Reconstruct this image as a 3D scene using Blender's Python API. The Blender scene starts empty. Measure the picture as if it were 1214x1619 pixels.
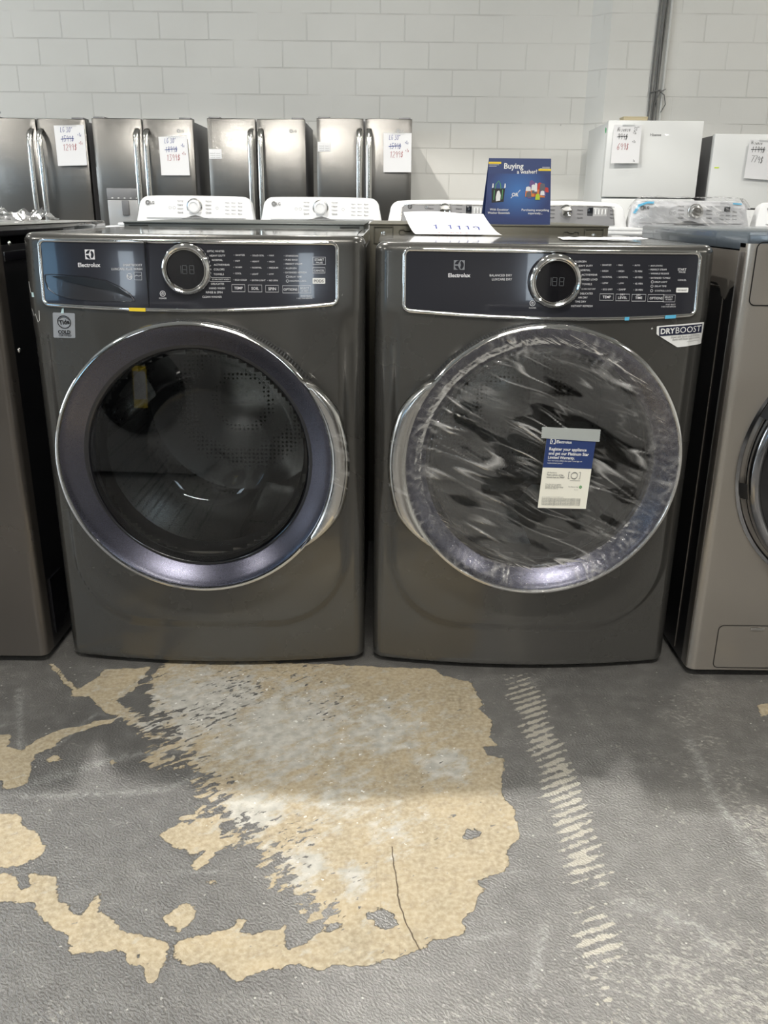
import bpy, bmesh, math, random
import numpy as np
from mathutils import Vector, Matrix, noise
random.seed(7)
S = bpy.context.scene
COL = S.collection
PI = math.pi

# ---------------------------------------------------------------- camera, world, lights, exposure
cam_d = bpy.data.cameras.new('camera')
cam_d.sensor_fit = 'VERTICAL'; cam_d.sensor_height = 24.0
cam_d.lens = 1351.0 / 1619.0 * 24.0
cam_d.clip_start = 0.02
cam = bpy.data.objects.new('camera', cam_d); COL.objects.link(cam)
cam.matrix_world = (Matrix.Translation((0, 0, 1.0145)) @ Matrix.Rotation(math.radians(90 - 19.5), 4, 'X')
                    @ Matrix.Rotation(math.radians(0.62), 4, 'Z'))
S.camera = cam

w = bpy.data.worlds.new('world'); S.world = w; w.use_nodes = True
w.node_tree.nodes['Background'].inputs[0].default_value = (0.86, 0.93, 1.0, 1)
w.node_tree.nodes['Background'].inputs[1].default_value = 0.6

S.view_settings.view_transform = 'Standard'
S.view_settings.look = 'None'
S.view_settings.gamma = 1.0
S.view_settings.use_curve_mapping = False
S.view_settings.exposure = -0.07
S.cycles.use_denoising = True
S.cycles.max_bounces = 10
S.cycles.transparent_max_bounces = 24
S.cycles.sample_clamp_indirect = 6.0

CEIL = 4.6
KEY_LAMPS = [(-1.5, 3.35, 540.0), (1.45, 3.35, 255.0)]
LAMPS = [(-5.6, 3.35, 75.0), (5.3, 3.35, 75.0), (-4.6, -1.1, 60.0), (4.8, -1.1, 60.0),
         (-4.4, 5.6, 22.0), (-0.4, 5.6, 20.0), (3.6, 5.6, 22.0)]  # unseen row near the back wall, added to brighten wall and refrigerators
STRIPS = [(0.05, -1.1, 175.0, 1.7), (0.15, -5.2, 110.0, 2.6)]     # long tube fixtures
def lamp_light(x, y, z, power, spot, length=0):
    if spot:
        d = bpy.data.lights.new('lamp_light', 'SPOT'); d.spot_size = math.radians(125); d.spot_blend = 0.06
        d.shadow_soft_size = 0.06
    elif length:
        d = bpy.data.lights.new('lamp_light', 'AREA'); d.shape = 'RECTANGLE'; d.size = length; d.size_y = .12
    else:
        d = bpy.data.lights.new('lamp_light', 'AREA'); d.shape = 'DISK'; d.size = 0.34
    d.energy = power; d.color = (1.0, 0.965, 0.90)
    o = bpy.data.objects.new('lamp_light', d); COL.objects.link(o); o.location = (x, y, z)
    return o

# ---------------------------------------------------------------- helpers
def nd(nt, typ, ins=None, **props):
    n = nt.nodes.new(typ)
    for k, v in props.items(): setattr(n, k, v)
    for k, v in (ins or {}).items():
        s = n.inputs[k]
        if isinstance(v, bpy.types.NodeSocket): nt.links.new(v, s)
        elif isinstance(v, bpy.types.Node): nt.links.new(v.outputs[0], s)
        else:
            if s.type == 'RGBA' and len(v) == 3: v = (*v, 1)
            s.default_value = v
    return n
def mth(nt, op, a, b=0.0, c=None, clamp=False):
    ins = {0: a, 1: b}
    if c is not None: ins[2] = c
    return nd(nt, 'ShaderNodeMath', ins, operation=op, use_clamp=clamp).outputs[0]
def mixc(nt, f, a, b, mode='MIX'):
    n = nt.nodes.new('ShaderNodeMix'); n.data_type = 'RGBA'; n.blend_type = mode
    for s, v in ((n.inputs[0], f), (n.inputs[6], a), (n.inputs[7], b)):
        if isinstance(v, bpy.types.NodeSocket): nt.links.new(v, s)
        else: s.default_value = v if not isinstance(v, tuple) else (*v[:3], 1)
    return n.outputs[2]
def step(nt, v, lo, hi):
    return nd(nt, 'ShaderNodeMapRange', {0: v, 1: lo, 2: hi, 3: 0.0, 4: 1.0}, clamp=True).outputs[0]
def mat(name, base=(.5, .5, .5), rough=.5, metal=0.0, coat=0.0, bump=None, spec=None, emit=None, estr=1.0, aniso=0.0, coat_rough=.03):
    m = bpy.data.materials.new(name); m.use_nodes = True; nt = m.node_tree
    b = nt.nodes['Principled BSDF']
    b.inputs['Base Color'].default_value = (*base, 1); b.inputs['Roughness'].default_value = rough
    b.inputs['Metallic'].default_value = metal; b.inputs['Coat Weight'].default_value = coat
    b.inputs['Coat Roughness'].default_value = coat_rough
    b.inputs['Anisotropic'].default_value = aniso
    if spec is not None: b.inputs['Specular IOR Level'].default_value = spec
    if emit: b.inputs['Emission Color'].default_value = (*emit, 1); b.inputs['Emission Strength'].default_value = estr
    if bump:
        sc, st, stretch = bump
        tc = nd(nt, 'ShaderNodeTexCoord'); mp = nd(nt, 'ShaderNodeMapping', {0: tc.outputs['Object'], 'Scale': stretch})
        ns = nd(nt, 'ShaderNodeTexNoise', {0: mp.outputs[0], 'Scale': sc, 'Detail': 4.0})
        bp = nd(nt, 'ShaderNodeBump', {'Strength': st, 'Distance': 0.002, 'Height': ns.outputs[0]})
        nt.links.new(bp.outputs[0], b.inputs['Normal'])
        r = nd(nt, 'ShaderNodeMapRange', {0: ns.outputs[0], 1: .3, 2: .7, 3: max(.02, rough * .85), 4: rough * 1.15})
        nt.links.new(r.outputs[0], b.inputs['Roughness'])
    return m
def glass_mat(name, tint, ior=1.45, rough=0.015, haze=None):
    m = bpy.data.materials.new(name); m.use_nodes = True; nt = m.node_tree; nt.nodes.clear()
    out = nd(nt, 'ShaderNodeOutputMaterial')
    tr = nd(nt, 'ShaderNodeBsdfTransparent', {0: tint}); gl = nd(nt, 'ShaderNodeBsdfGlossy', {0: (1, 1, 1), 'Roughness': rough})
    fr = nd(nt, 'ShaderNodeFresnel', {0: ior})
    mx = nd(nt, 'ShaderNodeMixShader', {0: fr.outputs[0], 1: tr.outputs[0], 2: gl.outputs[0]})
    nt.links.new(mx.outputs[0], out.inputs[0])
    return m

class MB:
    def __init__(s): s.v = []; s.f = []
    def add(s, vs, fs):
        b = len(s.v); s.v += [tuple(v) for v in vs]; s.f += [tuple(b + i for i in f) for f in fs]; return s
    def box(s, x0, x1, y0, y1, z0, z1, bev=0.0, seg=2):
        if bev <= 0:
            vs = [(x, y, z) for x in (x0, x1) for y in (y0, y1) for z in (z0, z1)]
            return s.add(vs, [(0, 1, 3, 2), (4, 6, 7, 5), (0, 4, 5, 1), (2, 3, 7, 6), (0, 2, 6, 4), (1, 5, 7, 3)])
        bm = bmesh.new(); bmesh.ops.create_cube(bm, size=1)
        for v in bm.verts:
            v.co = Vector(((x0 + x1) / 2 + v.co.x * (x1 - x0), (y0 + y1) / 2 + v.co.y * (y1 - y0), (z0 + z1) / 2 + v.co.z * (z1 - z0)))
        bmesh.ops.bevel(bm, geom=bm.edges[:], offset=bev, segments=seg, profile=.5, affect='EDGES')
        bm.verts.index_update(); r = s.add([v.co[:] for v in bm.verts], [[v.index for v in f.verts] for f in bm.faces]); bm.free(); return r
    def grid(s, rows, closed_u=False, closed_v=False):
        nv = len(rows); nu = len(rows[0]); b = []
        for r in rows: b += r
        fs = []
        for j in range(nv if closed_v else nv - 1):
            for i in range(nu if closed_u else nu - 1):
                j2 = (j + 1) % nv; i2 = (i + 1) % nu
                fs.append((j * nu + i, j * nu + i2, j2 * nu + i2, j2 * nu + i))
        return s.add(b, fs)
    def lathe(s, prof, n=96, cx=0, cz=0, axis='y', cy=0, a0=0, a1=2 * PI):
        full = abs(a1 - a0 - 2 * PI) < 1e-6
        rows = []
        for r, h in prof:
            row = []
            for i in range(n if full else n + 1):
                a = a0 + (a1 - a0) * i / n
                if axis == 'y': row.append((cx + r * math.cos(a), cy + h, cz + r * math.sin(a)))
                elif axis == 'z': row.append((cx + r * math.cos(a), cy + r * math.sin(a), cz + h))
                else: row.append((cx + h, cy + r * math.cos(a), cz + r * math.sin(a)))
            rows.append(row)
        return s.grid(rows, closed_u=full)
    def tube(s, pts, r, n=8, closed=False, flat=1.0, up=(0, 1, 0)):
        rows = []; P = [Vector(p) for p in pts]; N = len(P)
        for i, p in enumerate(P):
            a = P[(i - 1) % N] if closed or i > 0 else p
            b = P[(i + 1) % N] if closed or i < N - 1 else p
            t = (b - a).normalized(); u = Vector(up); sdir = t.cross(u)
            if sdir.length < 1e-4: sdir = t.cross(Vector((1, 0, 0)))
            sdir.normalize(); u = sdir.cross(t).normalized()
            rows.append([tuple(p + sdir * r * math.cos(2 * PI * k / n) + u * r * flat * math.sin(2 * PI * k / n)) for k in range(n)])
        s.grid(rows, closed_u=True, closed_v=closed)
        if not closed:
            b = len(s.v) - N * n
            s.f.append(tuple(b + k for k in range(n))); s.f.append(tuple(b + (N - 1) * n + k for k in range(n)))
        return s
    def poly(s, pts): return s.add(pts, [tuple(range(len(pts)))])
    def prism(s, pts, a, b, axis='y'):
        n = len(pts)
        f = {'y': lambda p, h: (p[0], h, p[1]), 'x': lambda p, h: (h, p[0], p[1]), 'z': lambda p, h: (p[0], p[1], h)}[axis]
        return s.add([f(p, a) for p in pts] + [f(p, b) for p in pts],
                     [tuple(range(n)), tuple(range(n, 2 * n))[::-1]] + [(i, (i + 1) % n, n + (i + 1) % n, n + i) for i in range(n)])
    def build(s, name, m, parent=None, smooth=35, loc=None, fix=True):
        me = bpy.data.meshes.new(name); me.from_pydata(s.v, [], s.f); me.validate()
        if fix:
            bm = bmesh.new(); bm.from_mesh(me); bmesh.ops.recalc_face_normals(bm, faces=bm.faces[:]); bm.to_mesh(me); bm.free()
        if smooth:
            me.shade_smooth(); me.set_sharp_from_angle(angle=math.radians(smooth))
        me.materials.append(m)
        o = bpy.data.objects.new(name, me); COL.objects.link(o)
        if parent: o.parent = parent
        if loc: o.location = loc
        return o
def tag(o, label=None, cat=None, group=None, kind=None):
    if label: o['label'] = label
    if cat: o['category'] = cat
    if group: o['group'] = group
    if kind: o['kind'] = kind
    return o
def thing(name, label, cat, loc=(0, 0, 0), rz=0.0, group=None):
    o = bpy.data.objects.new(name, None); COL.objects.link(o); o.location = loc; o.rotation_euler = (0, 0, rz)
    o.empty_display_size = 0.1
    return tag(o, label, cat, group)
def copy_tree(o, parent=None):
    c = o.copy(); COL.objects.link(c)
    if parent: c.parent = parent
    for ch in [x for x in bpy.data.objects if x.parent == o and x != c]: copy_tree(ch, c)
    return c
def rrect(x0, x1, z0, z1, r, n=6):
    pts = []
    for cx, cz, a in ((x1 - r, z1 - r, 0), (x0 + r, z1 - r, 90), (x0 + r, z0 + r, 180), (x1 - r, z0 + r, 270)):
        for k in range(n + 1):
            t = math.radians(a + 90 * k / n); pts.append((cx + r * math.cos(t), cz + r * math.sin(t)))
    return pts

def poly_map(mb, pts, fn, cell=.012, holes=None):
    """fill a flat outline and cut it fine enough to follow a curved surface"""
    bm = bmesh.new(); f = bm.faces.new([bm.verts.new((x, z, 0)) for x, z in pts]); bmesh.ops.triangulate(bm, faces=[f])
    for ax in (0, 1):
        lo = min(p[ax] for p in pts); hi = max(p[ax] for p in pts); c = lo + cell
        while c < hi:
            no = (1, 0, 0) if ax == 0 else (0, 1, 0); co = (c, 0, 0) if ax == 0 else (0, c, 0)
            bmesh.ops.bisect_plane(bm, geom=bm.verts[:] + bm.edges[:] + bm.faces[:], plane_co=co, plane_no=no, dist=1e-6); c += cell
    bm.verts.index_update(); mb.add([fn(v.co.x, v.co.y) for v in bm.verts], [[v.index for v in f.verts] for f in bm.faces]); bm.free()
    return mb
# printed lettering: font outlines turned into thin printed faces
_fc = {}
_fcurve = bpy.data.curves.new('lettering', 'FONT'); _fcurve.resolution_u = 2
_fobj = bpy.data.objects.new('lettering', _fcurve); COL.objects.link(_fobj)
def glyphs(txt, bold=0.0):
    k = (txt, bold)
    if k not in _fc:
        _fcurve.body = txt; _fcurve.offset = bold
        dg = bpy.context.evaluated_depsgraph_get(); dg.update()
        me = bpy.data.meshes.new_from_object(_fobj.evaluated_get(dg))
        vs = [(v.co.x, v.co.y) for v in me.vertices]; fs = [tuple(p.vertices) for p in me.polygons]
        bpy.data.meshes.remove(me)
        x0 = min(v[0] for v in vs); x1 = max(v[0] for v in vs)
        _fc[k] = ([((x - x0) / (x1 - x0), (y - 0.35) / (x1 - x0)) for x, y in vs], fs)
    return _fc[k]
def text2(mb, txt, p, q, fn, bold=0.012, hs=1.0):
    """lettering whose mid-line runs from p to q (2-D), mapped by fn(u, v) -> 3-D"""
    vs, fs = glyphs(txt, bold); dx, dz = q[0] - p[0], q[1] - p[1]
    mb.add([fn(p[0] + dx * u - dz * v * hs, p[1] + dz * u + dx * v * hs) for u, v in vs], fs)
def ribbon2(mb, pts, wd, fn, closed=False):
    n = len(pts); L = []; R = []
    for i, p in enumerate(pts):
        a = pts[i - 1] if (i > 0 or closed) else p
        b = pts[(i + 1) % n] if (i < n - 1 or closed) else p
        dx, dy = b[0] - a[0], b[1] - a[1]; l = math.hypot(dx, dy) or 1; nx, ny = -dy / l * wd / 2, dx / l * wd / 2
        L.append(fn(p[0] + nx, p[1] + ny)); R.append(fn(p[0] - nx, p[1] - ny))
    mb.grid([L, R], closed_u=closed)
def box2(mb, b, wd, fn):
    x0, z0, x1, z1 = b; x0, x1 = min(x0, x1), max(x0, x1); z0, z1 = min(z0, z1), max(z0, z1)
    ribbon2(mb, [(x0, z0), (x1, z0), (x1, z1), (x0, z1)], wd, fn, True)
def fill2(mb, b, fn, n=6):
    x0, z0, x1, z1 = b
    mb.grid([[fn(x0 + (x1 - x0) * i / n, z) for i in range(n + 1)] for z in (z0, z1)])
HAND = {'1': [[(.15, .8), (.35, 1), (.35, 0)]], '2': [[(.05, .8), (.3, 1), (.52, .8), (.45, .5), (0, 0), (.6, .02)]],
 '3': [[(.05, .95), (.5, 1), (.2, .6), (.5, .4), (.4, .05), (0, .05)]], '5': [[(.55, 1), (.1, 1), (.08, .6), (.45, .55), (.5, .2), (.3, 0), (.02, .1)]],
 '6': [[(.45, 1), (.1, .6), (.02, .2), (.25, 0), (.5, .2), (.4, .45), (.08, .35)]], '7': [[(0, 1), (.55, 1), (.2, 0)]],
 '8': [[(.3, .5), (.05, .8), (.3, 1), (.5, .8), (.3, .5), (.02, .2), (.3, 0), (.55, .2), (.3, .5)]],
 '9': [[(.5, .75), (.3, 1), (.05, .75), (.25, .5), (.5, .75), (.48, 0)]], '0': [[(.3, 1), (.05, .6), (.1, .1), (.35, 0), (.55, .4), (.5, .9), (.3, 1)]],
 '$': [[(.5, .8), (.2, .85), (.1, .6), (.45, .4), (.4, .12), (0, .15)], [(.28, 1.05), (.25, -.05)]], 'L': [[(.1, 1), (.02, 0), (.5, .02)]],
 'G': [[(.5, .9), (.2, 1), (.02, .4), (.25, 0), (.5, .15), (.5, .45), (.3, .45)]], '"': [[(.1, 1), (.1, .8)], [(.3, 1), (.3, .8)]],
 '+': [[(0, .5), (.4, .5)], [(.2, .75), (.2, .25)]], 'T': [[(0, 1), (.5, 1)], [(.25, 1), (.2, 0)]], 'x': [[(0, .6), (.4, 0)], [(.4, .6), (0, 0)]],
 'H': [[(.05, 1), (0, 0)], [(.5, 1), (.45, 0)], [(.02, .5), (.48, .55)]], 'i': [[(.15, .6), (.12, 0)], [(.15, .8), (.17, .85)]],
 's': [[(.4, .55), (.1, .5), (.35, .2), (.05, 0)]], 'e': [[(.05, .3), (.45, .35), (.25, .6), (.03, .3), (.2, 0), (.45, .1)]],
 'n': [[(.05, .6), (.03, 0)], [(.04, .45), (.3, .6), (.4, 0)]], 'c': [[(.45, .5), (.2, .6), (.03, .25), (.2, 0), (.45, .1)]],
 'a': [[(.45, .55), (.15, .55), (.03, .2), (.25, .02), (.42, .5), (.45, 0)]], 'M': [[(0, 0), (.08, 1), (.3, .4), (.52, 1), (.6, 0)]],
 'o': [[(.25, .6), (.03, .3), (.25, 0), (.47, .3), (.25, .6)]], 'r': [[(.05, .6), (.05, 0)], [(.05, .4), (.4, .6)]], ' ': []}
def hand(mb, s, x, z, h, fn, wd=.006, strike=False, rnd=None):
    """felt pen writing, left end x, base line z, height h"""
    rnd = rnd or random; x0 = x
    for ch in s:
        j = rnd.uniform(-.05, .05)
        for st in HAND.get(ch, []):
            pts = [(x + (u * .85 + .12 * v) * h, z + (v + j) * h) for u, v in st]
            if len(pts) > 1: ribbon2(mb, pts, wd, fn)
        x += h * (.62 if ch != ' ' else .4)
    if strike: ribbon2(mb, [(x0 - .1 * h, z + .45 * h), (x, z + .55 * h)], wd * 1.3, fn)
    return x
# ---------------- measured lettering and floor-wear outlines (metres)
W_TEXT = [('OPTIC WHITES', 0.0357, 0.933, 0.0696, 0.9333), ('HEAVY DUTY', 0.0408, 0.9247, 0.0715, 0.925), ('NORMAL', 0.0449, 0.9163, 0.0661, 0.9165), ('ACTIVEWEAR', 0.0482, 0.9076, 0.0793, 0.9078), ('COLORS', 0.0477, 0.8987, 0.0686, 0.8989), ('TOWELS', 0.0472, 0.8895, 0.0674, 0.8897), ('15 MIN FAST WASH', 0.0439, 0.8795, 0.0775, 0.8797), ('DELICATES', 0.0416, 0.8713, 0.0672, 0.8715), ('HAND WASH', 0.0376, 0.8626, 0.0683, 0.8629), ('RINSE & SPIN', 0.0307, 0.8547, 0.0633, 0.855), ('CLEAN WASHER', 0.0232, 0.846, 0.062, 0.8463), ('SANITIZE', 0.0915, 0.9262, 0.1096, 0.9264), ('HOT', 0.091, 0.9152, 0.0997, 0.9153), ('WARM', 0.0904, 0.9031, 0.1033, 0.9032), ('COOL', 0.0898, 0.8913, 0.102, 0.8914), ('ECO COLD', 0.0893, 0.8791, 0.1121, 0.8792), ('SOLID SOIL', 0.1246, 0.9257, 0.1473, 0.9259), ('HEAVY', 0.1242, 0.9144, 0.1378, 0.9145), ('NORMAL', 0.1237, 0.9026, 0.1423, 0.9027), ('LIGHT', 0.1232, 0.8904, 0.1354, 0.8905), ('EXTRA LIGHT', 0.1227, 0.8785, 0.1493, 0.8786), ('MAX', 0.1578, 0.9259, 0.1669, 0.926), ('HIGH', 0.1574, 0.9142, 0.1676, 0.9142), ('MEDIUM', 0.157, 0.9024, 0.1744, 0.9025), ('LOW', 0.1566, 0.8905, 0.1657, 0.8906), ('NO SPIN', 0.1562, 0.8783, 0.1733, 0.8783), ('TEMP', 0.087, 0.8634, 0.1038, 0.8635), ('SOIL', 0.1209, 0.8628, 0.1358, 0.8629), ('SPIN', 0.1545, 0.8622, 0.1697, 0.8622), ('OPTIONS', 0.1846, 0.8611, 0.2122, 0.8611), ('SELECT', 0.2179, 0.8634, 0.2352, 0.8634), ('OR RESET', 0.219, 0.8581, 0.2339, 0.8581), ('STAINSOAK', 0.1898, 0.9254, 0.2152, 0.9255), ('PURE RINSE', 0.1896, 0.9177, 0.2135, 0.9178), ('PERFECT STEAM', 0.1894, 0.9099, 0.2216, 0.91), ('ALLERGEN', 0.1892, 0.9018, 0.2108, 0.9019), ('EXTENDED REFRESH', 0.189, 0.8936, 0.2304, 0.8937), ('DELAY TIME', 0.1967, 0.8855, 0.2207, 0.8855), ('CONTROL LOCK', 0.1965, 0.8773, 0.2305, 0.8773), ('START', 0.2468, 0.9182, 0.2655, 0.9183), ('PAUSE', 0.2498, 0.9127, 0.2627, 0.9127), ('CANCEL', 0.245, 0.8975, 0.266, 0.8975), ('HOLD SELECT', 0.2184, 0.8483, 0.2414, 0.8482), ('3 SEC FOR REMOTE', 0.2106, 0.8437, 0.2414, 0.8437), ('POWER', -0.0638, 0.842, -0.0486, 0.8422), ('Electrolux', -0.2267, 0.9036, -0.1801, 0.9044), ('SMARTBOOST', -0.1337, 0.9048, -0.0946, 0.9054), ('LUXCARE PLUS WASH', -0.1576, 0.8969, -0.0952, 0.8979), ('he', -0.1262, 0.8835, -0.1167, 0.8836)]
D_TEXT = [('ALLERGEN', 0.0494, 0.9211, 0.0733, 0.9213), ('HEAVY DUTY', 0.0563, 0.913, 0.0868, 0.9132), ('NORMAL', 0.0618, 0.9048, 0.0827, 0.905), ('ACTIVEWEAR', 0.0657, 0.896, 0.0974, 0.8962), ('MIXED LOAD', 0.0678, 0.8871, 0.0982, 0.8873), ('TOWELS', 0.0679, 0.8781, 0.0876, 0.8783), ('15 MIN FAST DRY', 0.0674, 0.8688, 0.0958, 0.869), ('DELICATES', 0.065, 0.8601, 0.0903, 0.8603), ('AIR DRY', 0.0612, 0.8524, 0.0806, 0.8525), ('TIME DRY', 0.0556, 0.8443, 0.0779, 0.8445), ('INSTANT REFRESH', 0.0484, 0.8359, 0.0915, 0.8361), ('SANITIZE', 0.1059, 0.915, 0.1243, 0.9151), ('HIGH', 0.1071, 0.9035, 0.1185, 0.9036), ('NORMAL', 0.1082, 0.892, 0.1277, 0.8921), ('LOW', 0.1093, 0.8804, 0.1201, 0.8805), ('ECO DRY', 0.1105, 0.8684, 0.13, 0.8685), ('MAX', 0.1386, 0.9149, 0.1476, 0.9149), ('HIGH', 0.1397, 0.9034, 0.1509, 0.9034), ('NORMAL', 0.1409, 0.8918, 0.1599, 0.8919), ('LOW', 0.1422, 0.8802, 0.1523, 0.8803), ('DAMP', 0.1434, 0.8682, 0.1568, 0.8683), ('AUTO', 0.1714, 0.9147, 0.1827, 0.9147), ('75 MIN', 0.1727, 0.9032, 0.1879, 0.9032), ('60 MIN', 0.174, 0.8916, 0.1892, 0.8916), ('45 MIN', 0.1753, 0.8796, 0.1906, 0.8797), ('30 MIN', 0.1767, 0.8676, 0.192, 0.8676), ('TEMP', 0.1109, 0.8537, 0.1277, 0.8538), ('DRY', 0.1465, 0.8585, 0.1561, 0.8585), ('LEVEL', 0.1426, 0.8525, 0.161, 0.8525), ('DRY', 0.1799, 0.8579, 0.1892, 0.8579), ('TIME', 0.178, 0.8522, 0.1923, 0.8522), ('OPTIONS', 0.2078, 0.8515, 0.2352, 0.8514), ('SELECT', 0.2397, 0.8534, 0.2565, 0.8534), ('OR RESET', 0.2414, 0.8487, 0.256, 0.8486), ('ANTI-STATIC', 0.2043, 0.9138, 0.2297, 0.9139), ('PERFECT STEAM', 0.2052, 0.9066, 0.2384, 0.9066), ('WRINKLE RELEASE', 0.2061, 0.899, 0.2441, 0.899), ('EXTENDED TUMBLE', 0.2071, 0.8907, 0.2477, 0.8907), ('DRUM LIGHT', 0.2155, 0.883, 0.2421, 0.883), ('DELAY TIME', 0.2166, 0.8747, 0.241, 0.8747), ('CONTROL LOCK', 0.2176, 0.8659, 0.2516, 0.8659), ('START', 0.2622, 0.907, 0.2804, 0.907), ('PAUSE', 0.265, 0.902, 0.2789, 0.902), ('CANCEL', 0.2642, 0.8867, 0.2824, 0.8866), ('HOLD SELECT', 0.243, 0.8392, 0.2638, 0.8391), ('3 SEC FOR REMOTE', 0.234, 0.8348, 0.2644, 0.8347), ('POWER', -0.0356, 0.8313, -0.0215, 0.8315), ('Electrolux', -0.1985, 0.8917, -0.1547, 0.8925), ('BALANCED DRY', -0.1167, 0.8928, -0.0727, 0.8934), ('LUXCARE DRY', -0.1117, 0.8853, -0.0723, 0.8859)]
W_BOX = [(0.0824, 0.8701, 0.1081, 0.8564), (0.1151, 0.8695, 0.1417, 0.8561), (0.149, 0.8689, 0.1745, 0.8558), (0.1829, 0.8682, 0.2139, 0.8543), (0.2142, 0.8683, 0.2385, 0.8543), (0.2431, 0.923, 0.2684, 0.909), (0.2428, 0.903, 0.2674, 0.8926), (0.0365, 0.8831, 0.0803, 0.8757)]
D_BOX = [(0.105, 0.8597, 0.1329, 0.8474), (0.138, 0.8592, 0.1659, 0.8464), (0.1709, 0.8589, 0.1995, 0.8458), (0.2041, 0.8586, 0.2379, 0.845), (0.2363, 0.8575, 0.2617, 0.8442)]
BARE = [[(-0.074, 1.779), (0.127, 1.765), (0.14, 1.737), (0.171, 1.726), (0.207, 1.705), (0.208, 1.651), (0.228, 1.605), (0.21, 1.6), (0.233, 1.557), (0.222, 1.494), (0.235, 1.462), (0.205, 1.457), (0.209, 1.434), (0.239, 1.42), (0.235, 1.376), (0.227, 1.351), (0.223, 1.301), (0.24, 1.279), (0.241, 1.237), (0.239, 1.196), (0.21, 1.158), (0.217, 1.146), (0.2, 1.114), (0.156, 1.093), (0.165, 1.075), (0.141, 1.034), (0.125, 1.023), (0.126, 0.997), (0.12, 0.981), (0.094, 0.979), (0.077, 0.973), (0.067, 0.959), (0.046, 0.953), (0.028, 0.944), (0.001, 0.938), (-0.031, 0.932), (-0.08, 0.925), (-0.116, 0.928), (-0.131, 0.939), (-0.124, 0.959), (-0.102, 0.97), (-0.094, 0.991), (-0.066, 0.997), (-0.052, 1.0), (-0.077, 1.012), (-0.101, 1.018), (-0.118, 1.043), (-0.141, 1.082), (-0.166, 1.123), (-0.203, 1.159), (-0.238, 1.213), (-0.285, 1.262), (-0.321, 1.332), (-0.374, 1.409), (-0.431, 1.493), (-0.474, 1.562), (-0.514, 1.636), (-0.528, 1.717), (-0.505, 1.805)], [(-0.777, 1.487), (-0.756, 1.483), (-0.744, 1.444), (-0.711, 1.434), (-0.692, 1.467), (-0.666, 1.5), (-0.564, 1.549), (-0.559, 1.534), (-0.645, 1.478), (-0.649, 1.446), (-0.678, 1.414), (-0.671, 1.374), (-0.656, 1.327), (-0.689, 1.308), (-0.712, 1.335), (-0.751, 1.344), (-0.81, 1.475)], [(-0.654, 1.4), (-0.636, 1.419), (-0.624, 1.405), (-0.639, 1.392)], [(-0.712, 1.255), (-0.674, 1.247), (-0.627, 1.239), (-0.623, 1.218), (-0.586, 1.191), (-0.556, 1.161), (-0.565, 1.139), (-0.588, 1.117), (-0.617, 1.112), (-0.649, 1.116)], [(-0.644, 1.104), (-0.614, 1.105), (-0.584, 1.096), (-0.564, 1.069), (-0.556, 1.076), (-0.565, 1.099), (-0.524, 1.097), (-0.5, 1.05), (-0.478, 1.031), (-0.462, 1.019), (-0.449, 1.025), (-0.449, 1.038), (-0.445, 1.057), (-0.434, 1.061), (-0.431, 1.038), (-0.433, 1.026), (-0.405, 1.008), (-0.375, 0.984), (-0.35, 0.981), (-0.31, 0.968), (-0.307, 0.945), (-0.307, 0.918), (-0.315, 0.899), (-0.332, 0.912), (-0.347, 0.945), (-0.346, 0.923), (-0.36, 0.933), (-0.375, 0.952), (-0.419, 0.949), (-0.44, 0.943), (-0.458, 0.977), (-0.489, 0.988), (-0.514, 1.018), (-0.537, 1.039), (-0.587, 1.042), (-0.616, 1.042)], [(-0.326, 1.015), (-0.315, 1.03), (-0.302, 1.046), (-0.285, 1.038), (-0.279, 1.022), (-0.287, 0.997), (-0.298, 0.987), (-0.321, 1.003)], [(-0.298, 0.956), (-0.293, 0.973), (-0.253, 0.986), (-0.221, 0.992), (-0.211, 1.014), (-0.199, 1.01), (-0.207, 0.99), (-0.187, 0.981), (-0.151, 0.993), (-0.142, 0.999), (-0.136, 0.958), (-0.118, 0.95), (-0.116, 0.931), (-0.134, 0.926), (-0.177, 0.914), (-0.197, 0.901), (-0.222, 0.919), (-0.244, 0.937), (-0.268, 0.926), (-0.293, 0.936)], [(-0.379, 1.195), (-0.35, 1.227), (-0.346, 1.24), (-0.334, 1.227), (-0.296, 1.261), (-0.274, 1.265), (-0.277, 1.228), (-0.278, 1.196), (-0.25, 1.2), (-0.237, 1.173), (-0.27, 1.15), (-0.298, 1.11), (-0.308, 1.124), (-0.292, 1.158), (-0.316, 1.147), (-0.324, 1.157), (-0.347, 1.164), (-0.361, 1.179)], [(-0.466, 1.408), (-0.462, 1.439), (-0.42, 1.45), (-0.372, 1.43), (-0.384, 1.399), (-0.417, 1.408), (-0.423, 1.384), (-0.448, 1.388)], [(-0.782, 1.769), (-0.775, 1.775), (-0.707, 1.691), (-0.676, 1.665), (-0.653, 1.701), (-0.646, 1.749), (-0.539, 1.76), (-0.549, 1.662), (-0.579, 1.622), (-0.521, 1.561), (-0.498, 1.526), (-0.459, 1.48), (-0.464, 1.471), (-0.534, 1.537), (-0.591, 1.572), (-0.643, 1.629), (-0.68, 1.633), (-0.691, 1.654)], [(0.818, 1.625), (0.85, 1.638), (0.863, 1.6), (0.815, 1.582)], [(-0.529, 1.4), (-0.52, 1.405), (-0.515, 1.395), (-0.522, 1.39)], [(-0.276, 1.091), (-0.265, 1.098), (-0.261, 1.091), (-0.266, 1.08)]]
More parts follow.
